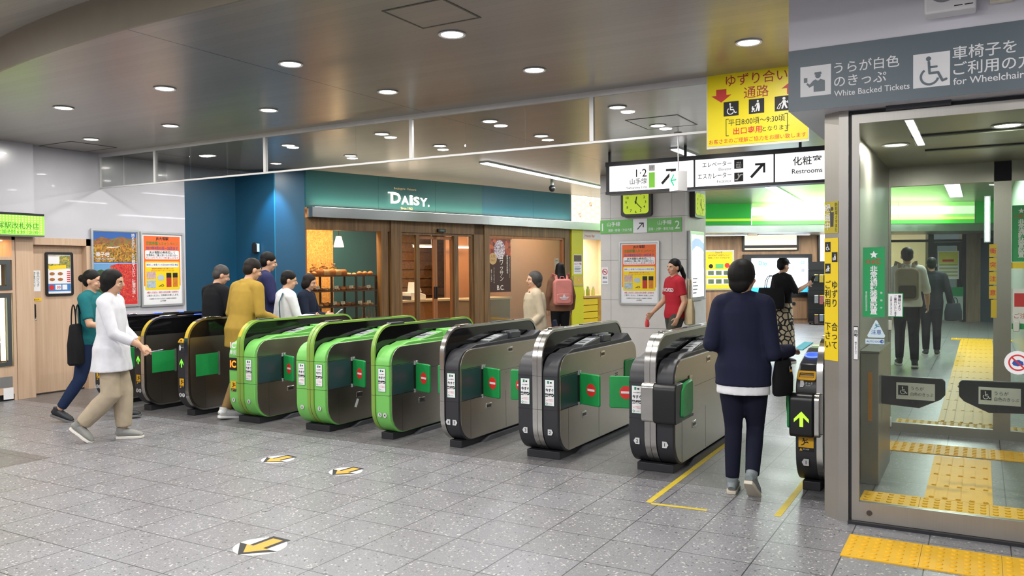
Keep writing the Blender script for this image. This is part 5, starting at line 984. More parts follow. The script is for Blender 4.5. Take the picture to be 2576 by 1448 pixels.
for i, (u, c, h) in enumerate(((3.30, '#e8e0c8', .24), (3.42, '#b9c23a', .17), (3.52, '#8fae3a', .2), (3.62, '#d9a02a', .19), (3.72, '#c9d06a', .18), (3.82, '#e0b23a', .2))):
    t = thing('juice_carton' if i else 'paper_cup_stack', ('stack of pale paper cups on the juice kiosk counter' if i == 0 else '%s bottle of fruit juice, %s from the cups on the kiosk counter' % (('', 'olive', 'green', 'amber', 'pale lime', 'yellow')[i], ORD[i-1])), 'bottle' if i else 'cups', W2(u, .1+.05*(i % 2), .97), group='juice bottles on the kiosk counter' if i else None)
    mt = mat('juice_'+c[1:], c, .3, var=.1)
    M().lathe([(0, 0), (.036, 0), (.038, h*.65), (.018, h*.85), (.018, h), (0, h)] if i else [(0, 0), (.035, 0), (.045, h), (0, h)]).obj('bottle' if i else 'cups', mt, t)
    if i: M().cyl((0, 0, h-.001), (0, 0, h+.02), .02, seg=12).obj('cap', WHITE, t)
t = thing('juicer', 'white juice dispenser with clear tank behind the kiosk counter', 'juicer', W2(3.42, .5, .97), 1.37); M().box(-.12, -.1, 0, .12, .1, .12).box(-.12, -.1, .40, .12, .1, .46).box(-.12, .06, .1, .12, .1, .42).obj('body', WHITE, t, bevel=.01); M().box(-.1, -.08, .12, .1, .06, .40).obj('tank', glass('juice_tank', '#f6e6b0', 1, .03, .1), t); 
for (u0, z0, w_, h_, c, lb) in ((3.22, 1.72, .34, .45, '#d8d070', 'avocado poster on the kiosk back wall'), (3.66, 1.78, .3, .40, '#8a4a2a', 'brown menu board on the kiosk back wall'), (3.26, 1.42, .3, .2, '#cfd2cc', 'pale price board on the kiosk back wall')):
    b = Board('menu_board', lb, 'menu board', W2(u0+.15, .945, z0), D2); mm = mat('menu_'+c[1:], c, .5, var=.1, vs=8); b.rect('panel', mm, 0, 0, w_, h_, 0, .01); 
    if c == '#8a4a2a': b.text('lettering', PAPER, 'はちみつ', .15, .22, .07, .01, 'c', bold=.01); b.text('lettering', PAPER, 'ジュース', .15, .1, .06, .01, 'c', bold=.01)
    else: b.disc('fruit_picture', mat('fruit_green', '#8a9a3a', .5, var=.2), w_*.5, h_*.45, w_*.25, .01, .014, 18, h_*.3)
    b.done()
b = Board('kiosk_fascia', 'orange lettered strip at the top of the juice kiosk', 'sign', W2(3.22, .02, 2.24), D2); b.rect('panel', PAPER, 0, 0, .9, .16, 0, .01); b.text('lettering', ORANGE, 'Honey Bar', .08, .05, .09, .01, bold=.02); b.done()
b = Board('no_smoking_sign', 'narrow white no smoking sign at the left edge of the pillar', 'sign', (-2.735, 8.097, 1.30), (1, 0, 0)); b.rect('panel', PAPER, 0, 0, .13, .30, 0, .003); b.ring('prohibition_ring', RED, .065, .22, .052, .011, .003, .005); b.stroke('prohibition_bar', RED, [(.03, .25), (.1, .19)], .01, .003, .005); b.rect('cigarette', INK, .035, .212, .09, .224, .003, .004); b.text('lettering', INK, '禁煙', .065, .10, .045, .003, 'c', bold=.01); b.rect('lettering', GREYP, .02, .03, .11, .05, .003, .004); b.done()
t = thing('security_camera', 'small dark dome camera hanging under the ceiling near the bakery', 'camera', (-3.75, 8.2, CEIL)); M().cyl((0, 0, 0), (0, 0, -.10), .03, seg=14).obj('mount', mat('camera_mount', '#8d9a8d', .4), t); M().ell((0, 0, -.15), (.06, .06, .065)).obj('dome', BLACK, t)
t = thing('wall_fitting', 'black rounded wall fitting with white edge on the teal wall', 'wall fitting', (-7.03, 4.19, 1.87), .21); M().prism(rr(-.05, 0, .05, .17, .045, 5), 'y', -.06, 0).obj('body', BLACK, t, bevel=.01); M().box(.05, -.062, .02, .062, -.01, .15).obj('edge', WHITE, t)  # unlit black device on the wall, not a lamp
# uplight on the teal corner
sp = D.lights.new('corner_spot_light', 'SPOT'); sp.energy = 150; sp.color = (.35, .75, 1); sp.spot_size = math.radians(50); sp.spot_blend = .8; sp.shadow_soft_size = .04; so = D.objects.new('corner_spot_light', sp); COL.objects.link(so); so.location = (-6.5, 4.03, 3.17); so.rotation_euler = (math.radians(16), math.radians(14), 0)
# ================================================================ convenience store far behind
Fh = Vector((FW.x, FW.y, 0)).normalized(); Rh = Vector((Fh.y, -Fh.x, 0))
FS = Matrix(((Rh.x, Fh.x, 0, CAM.x), (Rh.y, Fh.y, 0, CAM.y), (0, 0, 1, 0), (0, 0, 0, 1)))
def S(t, d, z): return FS@Vector((t, d, z))
TP = lambda px, d=23.1: (px-1288)/2055*d
ZP = lambda py, d=23.1: 1.563+(674-py)/2055*d
SW = wood('store_front_oak', '#8a6c52', '#b08c68', axis=2, fine=.45)
smesh('wall_store', M(FS).box(TP(1330), 23.1, 0, TP(2232), 23.3, 3.4), SW, 'brown timber store front', smooth=False)
smesh('wall_far_left', M().prism([(-4.45, 13.45), (-4.33, 13.45), (-4.7, 18.0), (-4.85, 18.0)], 'z', 0, 3.4), WALLW, 'white wall between the juice kiosk and the store', smooth=False)
smesh('wall_store_end', M(FS).box(TP(2428), 23.0, 0, TP(2462), 23.3, 3.4), wood('store_pale_oak', '#8d7860', '#a9937a', axis=2, fine=.5), 'timber column of the store entrance', smooth=False)
smesh('wall_store_right', M(FS).box(TP(2462), 23.1, 0, TP(2640), 23.3, 3.4), mat('store_side_grey', '#9fa8a6', .4), 'grey wall at the right of the store', smooth=False)
smesh('ceiling_store', M(FS).box(-4, 20.85, 3.3, 16, 26, 3.35), mat('store_ceiling', '#b9c4b4', .5), 'pale ceiling before the store', smooth=False)
smesh('trim_13', M(FS).box(TP(1700), 20.82, 2.47, TP(2560), 23.1, 2.66), steel('store_beam_steel', '#a4aba6', .35, 0), 'steel beam under the green store sign', smooth=False)
GB = emis('store_green_lit', '#4cc24a', 1.0); GW = emis('store_white_lit', '#ecffdc', 1.15); GL_ = emis('store_pale_green_lit', '#9fe680', 1.05); GYL = emis('store_yellow_lit', '#e0ee78', 1.0); GD = emis('store_green_dim', '#2f9a3c', .45); GDY = emis('store_yellow_dim', '#a8cf3a', .6)
dd = 20.8
b = Board('green_store_sign', 'long backlit green and white store sign far behind the gates', 'sign', S(TP(1700, dd), dd, 2.66), Rh)
xo = TP(1700, dd)
def bx(p0, p1, z0, z1, mt, part): b.rect(part, mt, TP(p0, dd)-xo, z0-2.66, TP(p1, dd)-xo, z1-2.66, 0, .03)
bx(1700, 1889, 2.66, 3.28, GD, 'dim_panel'); b.rect('dim_stripe', GDY, 0, .10, TP(1889, dd)-xo, .16, .03, .035)
for z0, z1, mt in ((2.66, 2.76, GB), (2.76, 2.82, GYL), (2.82, 2.90, GL_), (2.90, 3.10, GW), (3.10, 3.2, GL_), (3.2, 3.28, GB)): bx(1892, 2450, z0, z1, mt, 'lit_panel')
bx(2452, 2500, 2.66, 3.28, GD, 'dim_panel')
for p in (1890, 2258, 2451): bx(p-1, p+1.5, 2.66, 3.28, ALU, 'divider')
b.done()
area('store_sign_light', S(TP(2150, dd), dd-.25, 2.97), 4.5, 80, sy=.5, color=(.72, 1, .62)).rotation_euler = (math.radians(90), 0, math.atan2(Rh.y, Rh.x))
LITC = emis('store_window_lit', '#ffe9cc', 1.1)
def swin(label, p0, p1, y0, y1, strip=True):
    b = Board('store_window', label, 'window', S(TP(p0), 23.095, ZP(y1)), Rh); w_ = TP(p1)-TP(p0); h = ZP(y0)-ZP(y1); b.rect('frame', BLACK, 0, 0, w_, h, 0, .05); b.rect('lit_pane', LITC, .06, h*.30, w_-.06, h*.90, .05, .055)
    if strip: b.rect('light_strip', emis('store_strip', '#ffd9a8', 1.2), .06, h*.06, w_-.06, h*.15, .05, .06)
    b.rect('light_tube', emis('store_tube', '#fff6ea', 3), .06, h*.84, w_-.06, h*.92, .055, .075); b.done()
swin('black framed lit window above the large screen', 1867, 2008, 584, 631); swin('black framed lit window above the merchandise rack', 2056, 2120, 584, 690, False)
b = Board('information_screen', 'large bright information screen in black casing on the timber store front', 'screen', S(TP(1868), 23.09, ZP(746)), Rh); w_ = TP(2040)-TP(1868); h = ZP(640)-ZP(746); b.rrect('casing', BLACK, 0, 0, w_, h, .02, 0, .10)
SCRW = emis('screen_white', '#e4f1ff', 1.7); b.rect('panel', SCRW, .22, .12, w_-.12, h-.11, .10, .105); b.rect('screen_bar', emis('screen_blue', '#38a8f0', 1.2), .22, .12, w_-.12, .27, .105, .107); b.rect('screen_bar', emis('screen_pale_blue', '#9fd2f2', 1.3), w_-.52, .12, w_-.32, .27, .107, .108)
b.text('lettering', emis('screen_green', '#2aa57a', .8), 'Day', .42, h-.30, .16, .106, bold=.02); b.ring('icon', emis('screen_blue', '#38a8f0', 1.2), w_-.27, h-.24, .05, .02, .105, .107, seg=14); b.rect('icon', GREYP, w_-.32, h-.5, w_-.22, h-.41, .105, .107)
b.poly('icon', emis('screen_cream', '#f2e8b0', 1.2), [(w_*.66, h*.4), (w_*.72, h*.62), (w_*.76, h*.42)], .105, .107); b.done()
area('screen_light', S(TP(1960), 22.9, 1.4), 1.4, 9, sy=.9, color=(.8, .9, 1)).rotation_euler = (math.radians(90), 0, math.atan2(Rh.y, Rh.x))
b = Board('framed_poster', 'yellow card campaign poster in pale frame on the timber store front', 'poster', S(TP(1770), 23.09, ZP(729)), Rh); w_ = TP(1846)-TP(1770); h = ZP(628)-ZP(729); b.rect('frame', ALU, 0, 0, w_, h, 0, .03); b.rect('sheet', YEL, .04, .04, w_-.04, h-.04, .03, .034); d = .034
for s, y, hh in (('Suicaを', .93, .07), ('JRE POINT WEBサイトに', .85, .055), ('登録しておトクが広がる!', .78, .055)): b.text('lettering', INK, s, w_/2, y*h/1.14+.12, hh, d, 'c', wmax=.7)
b.disc('picture', INK, .2, .68, .06, d, d+.003); b.rect('picture', mat('card_green', '#5fb86a', .5), .33, .62, .55, .74, d, d+.003); b.disc('picture', RED, .66, .70, .07, d, d+.003)
for y0 in (.16, .40): b.rrect('picture', PAPER, .08, y0, w_-.08, y0+.18, .02, d, d+.002); [b.rect('photo', mat('card_photo', '#6a7a5a', .5, var=.4, vs=12), .12+.22*k, y0+.03, .28+.22*k, y0+.15, d+.002, d+.004) for k in range(3)]
b.done()
area('store_front_fill', S(TP(1900), 22.0, 2.42), 6, 110, sy=.3, color=(1, .97, .9)).rotation_euler = (0, 0, math.atan2(Rh.y, Rh.x))  # added fill light that brightens the timber store front
for i in range(4):  # lamps added under the beam to light the dark timber front
    q = thing('linear_ceiling_lamp', 'added strip lamp lighting the store front, %s from the left' % ORD[i], 'ceiling light', S(TP(1640+150*i), 22.0, 2.47), math.atan2(Rh.y, Rh.x), 'added strip lamps over the store front'); M().box(-.7, -.06, -.02, .7, .06, 0).obj('lamp_housing', ALU, q, smooth=False); M().box(-.68, -.05, -.03, .68, .05, -.02).obj('diffuser', LAMPW, q, smooth=False)
# cabinet door under the screen
t = thing('store_cabinet', 'low timber cabinet with round black lock under the screen', 'cabinet', S(TP(2012), 23.09, 0), math.atan2(Rh.y, Rh.x)); M().box(-.27, -.02, .12, .20, 0, .72).obj('door', SW, t, smooth=False, bevel=.006); M().cyl((-.18, -.02, .55), (-.18, -.04, .55), .05, seg=16).obj('lock', BLACK, t)
# merchandise rack
dk = 22.2; t = thing('merchandise_rack', 'black wire rack with hanging packets beside the screen', 'rack', S(TP(2044, dk), dk, 0), math.atan2(Rh.y, Rh.x)); m = M().box(0, .3, .05, 1.2, .36, 1.72).box(0, .0, .05, 1.2, .36, .10); m.obj('frame', BLACK, t, smooth=False)
for z in (.42, .95, 1.50): M().box(0, .27, z, 1.2, .3, z+.02).obj('rail', BLACK, t, smooth=False)
for x in (0.05, 1.1):
    for y in (.04, .30): M().cyl((x, y, .0), (x, y, .05), .03, seg=10).obj('castor', BLACK, t)
PKC = ['#3f4a4a', '#8a8f92', '#5a4a4a', '#c9b23a', '#a85a5a', '#7a8a9a', '#2f3338', '#b9b9bd']; ROWN = ('top', 'middle', 'bottom')
for r_, z in enumerate((1.38, .82, .30)):
    for k in range(9):
        mt = mat('packet_'+PKC[(k*3+r_) % 8][1:], PKC[(k*3+r_) % 8], .25, var=.3, vs=30)
        o = thing('hanging_packet', 'packet hanging %s from the left in the %s row of the black rack' % (ORD[k], ROWN[r_]), 'packet', S(TP(2044, dk)+.09+.125*k, dk-.05-.03*(k % 2), z), math.atan2(Rh.y, Rh.x), 'packets on the black rack'); h = .19+.03*((k+r_) % 3)
        M().box(-.05, -.012, -h, .05, .012, -.02).obj('packet', mt, o, smooth=False, bevel=.006); M().box(-.05, -.004, -.03, .05, .004, .0).obj('header_card', WHITE if (k+r_) % 2 else YEL, o, smooth=False); M().box(-.004, -.003, -.002, .004, .26, .004).obj('hook', CHROME, o, smooth=False)
# store entrance seen through the glass
smesh('wall_store_inside', M(FS).box(TP(2160), 25.5, 0, TP(2440), 25.6, 2.7), emis('store_inside_glow', '#f6dcb4', .55), 'cream store interior with its own added glow', smooth=False)  # wall glows by itself, standing in for a lit shop interior
area('store_inside_light', S(TP(2300), 24.4, 2.6), 2, 40, sy=1, color=(1, .88, .7))
t = thing('store_entrance', 'black framed glass store entrance seen through the passage doors', 'entrance'); m = M(FS)
for p0, p1 in ((2228, 2240), (2333, 2347), (2418, 2428)): m.box(TP(p0), 23.05, 0, TP(p1), 23.2, ZP(582))
m.box(TP(2228), 23.05, ZP(590), TP(2428), 23.2, ZP(580)).box(TP(2228), 23.05, ZP(612), TP(2428), 23.2, ZP(606)); m.obj('frame', BLACK, t, smooth=False)
m = M(FS).box(TP(2349), 23.10, .05, TP(2358), 23.16, 2.25).box(TP(2408), 23.10, .05, TP(2417), 23.16, 2.25).box(TP(2349), 23.10, 2.15, TP(2417), 23.16, 2.25).box(TP(2349), 23.10, .05, TP(2417), 23.16, .80); m.obj('door_frame', BLACK, t, smooth=False)
M(FS).box(TP(2345), 23.03, .06, TP(2420), 23.10, .90).obj('kick_panel', mat('kick_panel_pale', '#c2cfc8', .3), t, smooth=False); M(FS).box(TP(2378), 23.02, .72, TP(2420), 23.03, .98).obj('green_label', PG2, t, smooth=False); M(FS).box(TP(2358), 23.12, .8, TP(2408), 23.13, 2.15).obj('glass_pane', PG, t, smooth=False); M(FS).box(TP(2240), 23.12, .25, TP(2333), 23.13, ZP(612)).obj('glass_pane', PG, t, smooth=False); M(FS).box(TP(2240), 23.05, 0, TP(2333), 23.2, .25).obj('sill', mat('entrance_sill', '#b9a58c', .5), t, smooth=False)
b = Board('store_poster', 'yellow and white poster on the store entrance door', 'poster', S(TP(2357), 23.04, ZP(706)), Rh); w_ = TP(2409)-TP(2357); h = ZP(635)-ZP(706); b.rect('sheet', PAPER, 0, 0, w_, h, 0, .01); b.rect('printed_panel', mat('poster_lemon', '#e2dc5a', .5), .02, h*.55, w_-.02, h*.97, .01, .012); b.rect('printed_panel', RED, .12, h*.62, w_-.14, h*.7, .012, .014)
for k in range(4): b.rect('printed_panel', mat('poster_olive', '#b9c26a', .5), .03, .08+.1*k, w_-.03, .13+.1*k, .01, .012)
b.done()
smesh('door_5', M(FS).box(TP(2464), 23.04, 0, TP(2512), 23.12, 2.35), mat('steel_blue_door', '#4a5a66', .4), 'dark blue grey service door at the end of the corridor', smooth=False)
# ================================================================ chilled kiosk at the left edge
t = thing('chilled_display_kiosk', 'pale timber kiosk with lit drinks coolers at the left edge', 'display cooler', (-7.37, 0, 0)); BZ = BEIGE
m = M().box(-.6, -.60, 0, -.55, .59, 2.03).box(-.55, .555, 0, 0, .592, 2.03).box(-.55, -.6, 0, 0, -.56, 2.03).box(-.55, -.56, 1.74, .0, .555, 1.78).box(-.55, -.56, 1.335, 0, .555, 1.365).box(-.55, -.56, .08, 0, .555, .42).box(-.55, -.6, 1.99, 0, .592, 2.03); m.obj('cabinet', BZ, t, smooth=False)
M().box(-.5, -.56, 0, -.02, .555, .08).obj('toe_kick', BLACK, t, smooth=False)
fr = lambda z0, z1, nm: M().ring(rr(-.55, z0, .53, z1, 0), rr(-.50, z0+.05, .48, z1-.05, 0), 'x', -.02, .012).obj(nm, mat('cooler_frame', '#5a5e60', .35, .4), t, smooth=False)
f1 = fr(1.37, 1.735, 'upper_door'); f2 = fr(.43, 1.33, 'lower_door')
M().box(-.005, -.50, 1.42, 0, .48, 1.685).obj('glass_pane', BG, f1, smooth=False); M().box(-.005, -.50, .48, 0, .48, 1.28).obj('glass_pane', BG, f2, smooth=False)
VL = emis('cooler_lamp', '#eaf6dc', 5); M().box(-.06, .43, .50, -.025, .47, 1.27).obj('lamp', VL, f2, smooth=False); M().box(-.10, .44, 1.43, -.07, .46, 1.68).obj('lamp', emis('cooler_lamp_cool', '#d9f0ea', 2), f1, smooth=False); M().box(-.5, -.5, 1.975, -.1, .5, 1.985).obj('lamp', emis('niche_lamp', '#ffdfae', 4), t, smooth=False)
for z in (.72, .96): M().box(-.5, -.5, z, -.06, .43, z+.015).obj('shelf', WHITE, f2, smooth=False)
M().box(.0, .20, .17, .004, .53, .30).obj('rating_label', ALU, t, smooth=False); M().box(.0, .42, .02, .004, .54, .16).obj('notice', PAPER, t, smooth=False)
for i, (y, z, c) in enumerate([(y, z, c) for z in (.735, .975, .50) for y, c in ((.36, '#d9c23a'), (.28, '#c94a3a'), (.20, '#3a8f5a'), (.12, '#e8e8e8'), (.04, '#3a5fae'))]):
    o = thing('drink_bottle', '%s drink, %s from the right on the %s shelf of the left cooler' % (('yellow', 'red', 'green', 'white', 'blue')[i % 5], ORD[i % 5], ('middle', 'upper', 'lower')[i//5]), 'bottle', (-7.50, y, z), group='drinks in the left cooler'); M().lathe([(0, 0), (.03, 0), (.031, .13), (.014, .17), (.014, .19), (0, .19)], seg=14).obj('bottle', mat('drink_'+c[1:], c, .25), o); M().cyl((0, 0, .19), (0, 0, .205), .016, seg=10).obj('cap', WHITE, o)
b = Board('green_shop_sign', 'bright green dotted shop sign over the drinks kiosk at the left', 'sign', (-7.24, -1.0, 2.03), (0, 1, 0)); LGE = emis('sign_lime_lit', '#86e24a', .95); LDT = emis('sign_dot_lit', '#d9f07a', 1.2); W_ = 1.89
b.rect('housing', ALU, 0, 0, W_, .29, -.10, 0); b.rect('rim', BLACK, 0, .262, W_, .29, 0, .006); b.rect('rim', CHROME, 0, 0, W_, .02, 0, .006); b.rect('lit_panel', LGE, 0, .02, W_, .262, 0, .004)
for i in range(26):
    for j in range(8): b.disc('dots', LDT, W_-.04-.038*i, .045+.029*j, .0085, .004, .006, 8)
SGD = mat('sign_dark_green', '#3f7a2a', .6); b.text('lettering', SGD, '大塚駅改札外店', W_-.07, .10, .085, .007, 'r', bold=.006); b.text('lettering', SGD, '営業時間 6:30 - 21:30', W_-.08, .035, .055, .007, 'r'); b.done()
# ================================================================ people
SKIN = mat('skin', '#c99b7e', .5, var=.05, vs=8); HAIRM = mat('hair_black', '#0d0b0a', .6, var=.25, vs=40, spec=.25); HAIRG = mat('hair_grey', '#3a3635', .6, var=.3, vs=40); HAIRB = mat('hair_brown', '#1d1511', .6, var=.25, vs=40, spec=.25)
LIP = mat('lips', '#a8584f', .45); EYEW = mat('eye_white', '#e9e6e0', .3); IRIS = mat('iris_dark', '#20150f', .2)
def cloth(name, c, var=.10, vs=14): return mat(name, c, .85, var=var, vs=vs, bump=.15, spec=.2)
def fuse(m, name, mt, parent, vox=.011, it=4):
    me = m.mesh(name); o = D.objects.new(name, me); COL.objects.link(o)
    r = o.modifiers.new('r', 'REMESH'); r.mode = 'VOXEL'; r.voxel_size = vox
    s = o.modifiers.new('s', 'SMOOTH'); s.factor = .5; s.iterations = it
    bpy.context.view_layer.update(); dg = bpy.context.evaluated_depsgraph_get()
    n = D.meshes.new_from_object(o.evaluated_get(dg), depsgraph=dg); D.objects.remove(o); D.meshes.remove(me)
    n.name = name; n.materials.clear(); n.materials.append(mt); n.polygons.foreach_set('use_smooth', [True]*len(n.polygons))
    q = D.objects.new(name, n); COL.objects.link(q); q.parent = parent; return q
V3 = Vector
def lerp(a, b, t): return a+(b-a)*t
def person(label, x, y, deg, h, top, bottom, hair='short', hairm=None, shoe='#3a3a3c', sole='#d8d4ca', lean=0, nod=0, hyaw=0, armL=None, armR=None, legL=None, legR=None, sleeve=1.0, hem=.80, legw=1.0, leg_end=.10, fem=True, flare=0, jacket=False, under=None, skirt=None, vox=.011, palmR=None, palmL=None, curl=.5, bulk=0, strap=None, footyaw=(0, 0)):
    s = h/1.70; t = thing('person', label, 'person', (x, y, 0), math.radians(deg), 'people at the gates')
    LE = lambda z: lean*max(0, z-.93)
    def P(p): return V3((p[0]*s, (p[1]+LE(p[2]))*s, p[2]*s))
    def PN(p): return V3(p)*s
    sw = .155 if fem else .18
    sides = {}
    for sd, arm, leg, pn in ((-1, armL, legL, palmL), (1, armR, legR, palmR)):
        sh = (sd*sw, 0, 1.375); el, wr = arm if arm else ((sd*.225, -.03, 1.10), (sd*.225, .06, .86))
        kn, an, pit_ = leg if leg else ((sd*.085, .03, .48), (sd*.085, 0, .088), 0)
        sides[sd] = dict(sh=P(sh), el=P(el), wr=P(wr), hip=PN((sd*.085, 0, .90)), kn=PN(kn), an=PN(an), pit=pit_, pn=pn)
    TR = [(.84, .155, .105), (.93, .168 if fem else .165, .115), (1.06, .135 if fem else .15, .098), (1.20, .145 if fem else .165, .108), (1.32, .15 if fem else .178, .10), (1.385, .135 if fem else .165, .08), (1.43, .07, .06), (1.455, .055, .055)]
    def torso(m, z0, z1, off, fl=0):
        zs = sorted(set([z0, z1]+[r[0] for r in TR if z0 < r[0] < z1])); PP = []; RR = []
        for z in zs:
            for a, c in zip(TR[:-1], TR[1:]):
                if a[0] <= z <= c[0] or (z < TR[0][0] and a is TR[0]) or (z > TR[-1][0] and c is TR[-1]):
                    k = (z-a[0])/(c[0]-a[0]); k = max(-2, min(1, k)) if z >= TR[0][0] else 0; rx, ry = lerp(a[1], c[1], k), lerp(a[2], c[2], k); break
            f = fl*max(0, 1.1-z)/.4
            PP.append(P((0, 0, z))); RR.append(((rx+off+f+bulk)*s, (ry+off+f+bulk)*s))
        m.loft(PP, RR, seg=20)
        if z1 > 1.38: m.loft([P((-sw-.01, 0, 1.372)), P((-.10, -.005, 1.392)), P((-.04, -.008, 1.415)), P((.04, -.008, 1.415)), P((.10, -.005, 1.392)), P((sw+.01, 0, 1.372))], [(.052+off)*s, (.060+off*.6)*s, (.056+off*.5)*s, (.056+off*.5)*s, (.060+off*.6)*s, (.052+off)*s], hint=(0, 0, 1), seg=12)
    def arm(m, d, off, frac=1.0):
        A, B, Cc = d['sh'], d['el'], d['wr']; pts = [(A, .056), (lerp(A, B, .5), .048), (B, .042), (lerp(B, Cc, .4), .040), (Cc, .027)]
        L1_, L2_ = (B-A).length, (Cc-B).length; tot = (L1_+L2_)*frac; pp = []; rr_ = []; acc = 0
        for i, (p, r) in enumerate(pts):
            if i:
                q = pts[i-1]; dl = (p-q[0]).length
                if acc+dl > tot+1e-6:
                    k = (tot-acc)/dl; pp.append(lerp(q[0], p, k)); rr_.append((lerp(q[1], r, k)+off)*s); break
                acc += dl
            pp.append(p); rr_.append((r+off+(.004 if off and i == 4 else 0))*s)
        m.ell(pp[0], ((.054+off)*s,)*3, 12, 8)
        if len(pp) > 2: m.ell(B if frac > .55 else pp[-1], ((.040+off)*s,)*3 if frac > .55 else (.03*s,)*3, 12, 8)
        m.loft(pp, rr_, hint=(.9, .3, .1), seg=12)
    def leg(m, d, off, end, wk=1.0):
        A, B, Cc = d['hip'], d['kn'], d['an']; e = Cc+(B-Cc).normalized()*(end-.088)*s
        wa = .040*wk if off else .038
        m.loft([A+V3((0, 0, .02*s)), lerp(A, B, .45), B, lerp(B, e, .4), e], [((.088+off)*s, (.10+off)*s), (.077+off)*s, (.056*(wk if off else 1)+off)*s, (.053*(wk if off else 1)+off)*s, (wa+off)*s], hint=(0, 1, 0), seg=14); m.ell(B, ((.054+off)*s,)*3, 12, 8)
    # ---- skin body
    m = M(); torso(m, .84, 1.455, 0)
    for sd in (-1, 1): d = sides[sd]; arm(m, d, 0); leg(m, d, 0, .10)
    piv = P((0, 0, 1.45)); RH = (Matrix.Rotation(math.radians(hyaw), 3, 'Z')@Matrix.Rotation(math.radians(-nod), 3, 'X'))
    def H(p): return piv+RH@(V3((p[0], p[1]+.012, p[2]-1.45))*s)
    k3 = lambda r: tuple(q*s for q in r)
    m.loft([P((0, -.01, 1.40)), H((0, -.005, 1.49)), H((0, 0, 1.54))], [k3((.058, .06)), k3((.05, .054)), k3((.05, .055))], seg=12)
    hm = M(); e = lambda c, r: hm.ell(H(c), k3(r), 16, 10, RH)
    e((0, -.005, 1.602), (.074, .092, .096)); e((0, .022, 1.542), (.058, .066, .072)); e((0, .056, 1.50), (.030, .026, .022)); e((0, .07, 1.605), (.05, .02, .018))
    for sd in (-1, 1): e((sd*.076, -.008, 1.57), (.010, .020, .032)); e((sd*.036, .062, 1.548), (.022, .022, .02))
    hm.loft([H((0, .090, 1.592)), H((0, .106, 1.556)), H((0, .094, 1.546))], [.009*s, .014*s, .008*s], hint=(1, 0, 0), seg=8)
    m.add(hm.v, hm.f)
    # hands: palm, four fingers, thumb
    for sd in (-1, 1):
        d = sides[sd]; dr_ = (d['wr']-d['el']).normalized(); pn = V3(d['pn'] or (-sd, .15, -.1)); pn = (pn-dr_*pn.dot(dr_)).normalized(); lat = dr_.cross(pn).normalized()
        if lat.dot(V3((0, 1, .3))) < 0: lat = -lat       # thumb side points forward / up
        w0 = d['wr']; hs = s*.95; kn0 = w0+dr_*.085*hs
        m.loft([w0-dr_*.02*hs, w0+dr_*.03*hs, kn0], [(.026*hs, .020*hs), (.038*hs, .016*hs), (.040*hs, .014*hs)], hint=tuple(pn), seg=12)
        fr_ = max(.0085, vox*.95)
        for i, (lf, ln) in enumerate(((.030, .068), (.010, .076), (-.011, .070), (-.031, .055))):
            p = kn0+lat*lf*hs-dr_*.008*hs; PP = [p]; a = 0
            for j, fl in enumerate((.45, .32, .23)):
                a += curl*(.55+.12*j+.06*i); p = p+(dr_*math.cos(a)+pn*math.sin(a))*ln*fl*hs; PP.append(p)
            m.loft(PP, [fr_, fr_*.98, fr_*.92, fr_*.75], hint=tuple(lat), seg=8)
        b0 = w0+dr_*.025*hs+lat*.028*hs; b1 = b0+(dr_*.5+lat*.8+pn*.25)*.032*hs; b2 = b1+(dr_*.85+lat*.25+pn*.45)*.03*hs; m.loft([b0-lat*.01, b1, b2, b2+(dr_*.9+pn*.4)*.02*hs], [.013*hs, .0115*hs, .0105*hs, .008*hs], hint=tuple(pn), seg=8)
    fuse(m, 'body', SKIN, t, min(vox, .0085), 3)
    for sd in (-1, 1):
        M().ell(H((sd*.030, .0775, 1.573)), k3((.0125, .008, .0075)), 12, 8, RH).obj('eye', EYEW, t); M().ell(H((sd*.030, .083, 1.573)), k3((.006, .0045, .006)), 10, 6, RH).obj('iris', IRIS, t)
        M().loft([H((sd*.014, .088, 1.592)), H((sd*.03, .088, 1.597)), H((sd*.048, .078, 1.592))], [.003*s, .004*s, .002*s], hint=(0, 1, 0), seg=6).obj('eyebrow', hairm or HAIRM, t)
    M().ell(H((0, .0835, 1.518)), k3((.021, .009, .0065)), 12, 6, RH).obj('lips', LIP, t)
    # ---- hair
    m = M(); e = lambda c, r: m.ell(H(c), k3(r), 16, 10, RH)
    e((0, -.016, 1.626), (.085, .096, .086)); e((0, -.046, 1.585), (.079, .062, .082))
    if hair == 'bob': e((0, -.040, 1.545), (.088, .072, .09)); e((.066, -.005, 1.57), (.026, .05, .07)); e((-.066, -.005, 1.57), (.026, .05, .07))
    if hair == 'full': e((0, -.03, 1.60), (.10, .10, .11)); e((0, -.055, 1.53), (.085, .06, .07))
    if hair in ('long', 'mid'):
        z1 = 1.22 if hair == 'long' else 1.36
        m.loft([H((0, -.06, 1.62)), H((0, -.085, 1.50)), P((0, -.125, 1.40)), P((0, -.14, z1))], [k3((.08, .05)), k3((.085, .05)), k3((.095, .04)), k3((.06, .02))], seg=14); e((.068, -.015, 1.55), (.024, .05, .09)); e((-.068, -.015, 1.55), (.024, .05, .09))
    if hair == 'bun': e((0, -.115, 1.60), (.045, .045, .045))
    if hair == 'tail': m.loft([H((0, -.09, 1.62)), H((0, -.13, 1.57)), P((0, -.15, 1.46)), P((0, -.14, 1.32))], [k3((.03, .03)), k3((.04, .035)), k3((.038, .03)), k3((.012, .012))], seg=10)
    if hair == 'cap': e((0, -.01, 1.652), (.092, .104, .07)); e((0, .09, 1.635), (.06, .05, .01))
    fuse(m, 'hair', hairm or HAIRM, t, .009, 2)
    # ---- garments
    TM = cloth('cloth_'+top.lstrip('#'), top)
    m = M(); torso(m, hem, 1.405, .024, flare)
